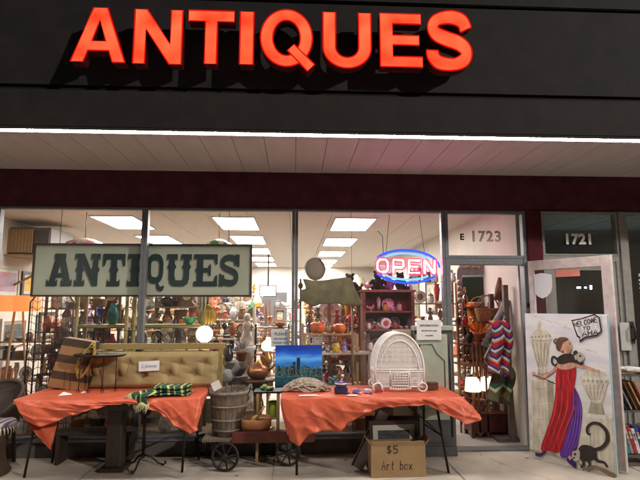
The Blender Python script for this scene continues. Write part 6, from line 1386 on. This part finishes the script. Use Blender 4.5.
# glowing shaded lamp on a red brown chest
cx_=PX(481,.62,382)
t=thing('wooden_chest','dark red brown chest carrying the glowing lamp inside the doorway','chest',(cx_+.03,.68,0))
zc3=PZ(412,.62,481); mb=MB(); mb.box(-.20,.24,-.14,.14,.06,zc3-.02); mb.build('chest_body',mat('oxblood_wood',(.10,.02,.02),.4,0,.2,9,.05),t,bev=.006)
mb=MB(); mb.box(-.21,.25,-.15,.15,zc3-.02,zc3); mb.build('top',mat('oxblood_wood'),t,bev=.004)
for sx in(-.18,.22):
    for sy in(-.12,.12): mb=MB(); mb.box(sx-.02,sx+.02,sy-.02,sy+.02,0,.06); mb.build('foot',mat('oxblood_wood'),t)
for i_,px in enumerate((472,489)):
    zl0=zc3; lx=PX(px,.62,385); zs_=PZ(391,.6,px)
    t=thing('shaded_lamp','%s of two brass lamps with glowing cream shades on the dark chest'%['left','right'][i_],'lamp',(lx,.60 if i_==0 else .66,zl0),group='two glowing lamps in the doorway')
    hz_=zs_-zl0; mb=MB(); mb.lathe([(0,0),(.045,0),(.04,.012),(.012,.03),(.022,.07),(.010,.12),(.010,hz_+.05)],16); mb.build('lamp_base',brass,t)
    mb=MB(); mb.lathe([(.098,hz_),(.080,hz_+.16),(.077,hz_+.16),(.095,hz_)],24); mb.build('lamp_shade',mat('glowing_shade',kind='emit',emit=(1,.80,.52),es=3.2),t)
c=P(467,355,.9)
# black iron stand with afghans
qx=PX(506,.35,330)
t=thing('quilt_rack','tall grey wooden rack holding afghans at the right of the doorway','rack',(qx,.36,0)); gw=mat('grey_post_wood',(.13,.10,.085),.6,0,.25,9,.15,stretch=(5,5,1))
zt8=PZ(285,.36,508)
mb=MB(); mb.box(-.015,.045,-.03,.03,.0,zt8); mb.build('post',gw,t,bev=.004)
mb=MB(); mb.box(-.015,.045,.42,.48,.0,zt8-.1); mb.build('post',gw,t,bev=.004)
mb=MB(); mb.box(-.16,.10,-.02,.47,.0,.04); mb.build('base',gw,t)
for z in (1.52,1.02): mb=MB(); mb.bar((.0,-.02,z),(.0,.46,z),.03); mb.build('rail',gw,t)
mb=MB(); mb.bar((-.28,-.02,.98),(0.0,-.02,1.47),.05,.03); mb.bar((-.28,.0,.98),(-.24,.0,.9),.04,.02); mb.build('arm',gw,t)
def afghan(nm,label,cols_,x0,x1,ytop,ybot,Y,base,freq,amp):
    t_=P((x0+x1)/2,ytop,Y); b_=P((x0+x1)/2,ybot,Y); h=t_.z-b_.z; w=PX(x1,Y,340)-PX(x0,Y,340)
    m=mat(nm+'_yarn_%d'%ytop,(.5,.5,.5),.95,0,0,1,0); nt=m.node_tree; b=nt.nodes['Principled BSDF']; tc=nt.nodes.new('ShaderNodeTexCoord'); sp=nt.nodes.new('ShaderNodeSeparateXYZ'); nt.links.new(tc.outputs['Object'],sp.inputs[0])
    z_=zig(nt,sp,w*.62,amp,0,2); r=band_ramp(nt,z_,freq,cols_); nt.links.new(r.outputs[0],b.inputs['Base Color']); yarn_bump(nt,b)
    def fn(u,v):
        x=(-.5+u)*w*(1-.16*(1-v)**2+ .05*math.sin(v*5)); z=-h*v+.015*math.sin(u*8)*v
        y=.045*math.sin(u*13+v*2)*min(1,v*2+.2)-.05*math.sin(PI*u)-.03*math.sin(v*7)
        if v<.08: y+=(.08-v)*.8
        return Vector((x+.03*math.sin(v*4),y,z))
    mb=MB(); mb.grid(fn,40,40); o=mb.build('knit_blanket',m,None,(t_.x,Y,t_.z),solid=.02); tag(o,label,'blanket','afghans on the grey rack'); o.name=nm; return o
RW,WH,BL=(.42,.012,.035),(.70,.66,.62),(.02,.03,.22)
afghan('zigzag_blanket','red white and blue zigzag knitted blanket hanging on the grey rack',[(0,RW),(.22,(.55,.25,.05)),(.3,WH),(.42,BL),(.55,RW),(.68,(.02,.18,.08)),(.76,WH),(.88,BL)],489,509,322,374,.26,None,4.2,.9)
afghan('zigzag_blanket','olive green cream and brown zigzag blanket hanging below the red one',[(0,(.09,.10,.03)),(.25,(.55,.50,.36)),(.38,(.02,.12,.06)),(.55,(.07,.035,.025)),(.8,(.12,.10,.04))],488,512,366,402,.30,None,3.4,.9)
# basket with flowers and tall scrolls
put('wicker_basket','brown',(PX(489,.75,320),.78,PZ(322,.75,489)),'tall brown basket propped high inside the doorway',0.2,1.5)
shelving('basket_pillar','slim dark pillar stand under the tall brown basket',PX(484,.75,350),PX(495,.75,350),.68,.88,[.5,PZ(322,.75,489)],PZ(322,.75,489),brw,post=.02)
put('flower_pot','orange',(PX(478,.62,335),.60,PZ(342,.60,478)),'pot of orange flowers in the doorway beside the basket',0,1.0)
shelving('flower_stand','slim dark stand under the pot of orange flowers',PX(474,.62,350),PX(482,.62,350)+.02,.54,.70,[.45,PZ(342,.60,478)],PZ(342,.60,478),brw,post=.02)
# rolled rug / umbrellas leaning
for i,(a_,b2,col,lab) in enumerate([((486,342),(508,300),'grey','grey rolled runner leaning diagonally in the doorway'),((497,300),(501,278),'brown','brown wrapped roll standing behind the grey rack')]):
    p0=P(*a_,.50 if i==0 else .7); p1=P(*b2,.46 if i==0 else .7); mb=MB()
    if i==0: p0=p0-(p1-p0)*.1
    mb.tube([(0,0,0),tuple((p1-p0)*.5),tuple(p1-p0)],[.04,.05,.038],14); 
    mb.tube([tuple((p1-p0)*.1),tuple((p1-p0)*.12)],.056,12)
    tag(mb.build('rolled_rug',wm(col),None,tuple(p0)),lab,'rug')
c=P(508,275,.55)
t=thing('hanging_charm','small brown carved charm hanging from the top of the doorway','ornament',tuple(c)); mb=MB(); mb.ball((0,0,0),.04,12,.9,.7,1.5,lambda a,z:1+.1*math.sin(3*a+z*60)); mb.ball((0,0,-.07),.022,8); mb.build('charm',wm('tan'),t); mb=MB(); mb.tube([(0,0,.05),(0,0,CZ-c.z)],.003,4); mb.build('cord',blackm,t)
framed('framed_print','dark framed pale picture leaning low against the right wall of the doorway',(PX(518,.5,445),.30,0.0),.60,.78,.045,dkwood,mat('mount_tan'),mat('grey_green_art',(.20,.22,.16),.6,0,.4,6,0),(R(-4),0,R(-62)),'picture',.05)
# security / poster outside? shelf of books outside the neighbour
xs0,xs1=PX(613,-.50,450),PX(668,-.50,450)
t=shelving('book_shelf','grey metal shelf of books and boards outside the dark shop at the right edge',xs0,xs1,-.62,-.34,[PZ(452,-.5,630),PZ(408,-.5,630),PZ(373,-.5,630)],PZ(371,-.5,630),mat('dark_shelf_metal',(.09,.10,.10),.5,.2,.2,9,.1),post=.025)
zA,zB,zC=PZ(452,-.5,630),PZ(408,-.5,630),PZ(373,-.5,630)
bcol=['white','teal','grey','ruby','white','cobalt','black','tan','cream','rust','grey']
x=xs0+.05
for i in range(11):
    w_=rnd.uniform(.03,.05); h_=rnd.uniform(.24,.30); tl=R(14)
    t=thing('book','%s book, %s from left on the bottom shelf outside the dark shop'%(bcol[i],ORD[i]),'book',(x,-.50,zA+.004),rot=(0,-tl,0),group='books on the bottom shelf outside'); mb=MB(); mb.box(0,w_,-.09,.09,0.0,h_); mb.build('cover',gm(bcol[i]),t,bev=.003); mb=MB(); mb.box(w_*.2,w_*.8,-.092,-.0905,h_*.55,h_*.8); mb.build('spine_label',gm('cream' if bcol[i] not in('cream','white') else 'grey'),t); x+=w_/math.cos(tl)+.004
x=xs0+.05
for i in range(5):
    tl=R(24); t=thing('record_album','%s record album, %s leaning on the middle shelf outside'%(['black','grey','brown','tan','rust'][i],ORD[i]),'album',(x+.05,-.48,zB+.004),rot=(0,-tl,0),group='albums on the middle shelf outside'); mb=MB(); mb.box(0,.016,-.13,.10,0,.30); mb.build('sleeve',gm(['black','grey','brown','tan','rust'][i]),t,bev=.002); x+=.055
for i,(dx,col,rz_) in enumerate([(.12,'tan',.1),(.20,'cream',-.2),(.30,'white',.3)]):
    mb=MB(); mb.box(-.15,.15,-.11,.10,0,.016); tag(mb.build('flat_box',wm(col),None,(xs0+.16+dx*.3,-.47,zC+.001+.0175*i),rz=rz_,bev=.003),'%s flat box, %s from the bottom of the pile on the outdoor shelf'%(col,ORD[i]),'box','flat boxes on the outdoor shelf')
# small purple topped candle seen over the board
c=P(612,312,-.30)
# ================================================================ light
w_=bpy.data.worlds.new('World'); scn.world=w_; w_.use_nodes=True; nt=w_.node_tree
sky=nt.nodes.new('ShaderNodeTexSky'); sky.sky_type='NISHITA'; sky.sun_disc=False
SD=Vector((.25,-.20,.12)).normalized()   # direction towards the street light
sky.sun_elevation=math.asin(SD.z); sky.sun_rotation=math.atan2(SD.x,SD.y)
bg=nt.nodes['Background']; nt.links.new(sky.outputs[0],bg.inputs[0]); bg.inputs[1].default_value=.006
sl=bpy.data.lights.new('street_light','SUN'); sl.energy=1.4; sl.angle=R(1.2); sl.color=(1,.90,.80)
so=bpy.data.objects.new('street_light',sl); COL.objects.link(so); so.rotation_euler=SD.to_track_quat('Z','Y').to_euler(); so.location=(5,-9,6)
vs=scn.view_settings; vs.view_transform='Standard'; vs.look='None'; vs.exposure=0; vs.gamma=1; vs.use_curve_mapping=False
scn.render.engine='CYCLES'; scn.cycles.transparent_max_bounces=24; scn.cycles.max_bounces=6; scn.cycles.diffuse_bounces=3; scn.cycles.glossy_bounces=3; scn.cycles.use_denoising=True; scn.cycles.caustics_reflective=False; scn.cycles.sample_clamp_indirect=4
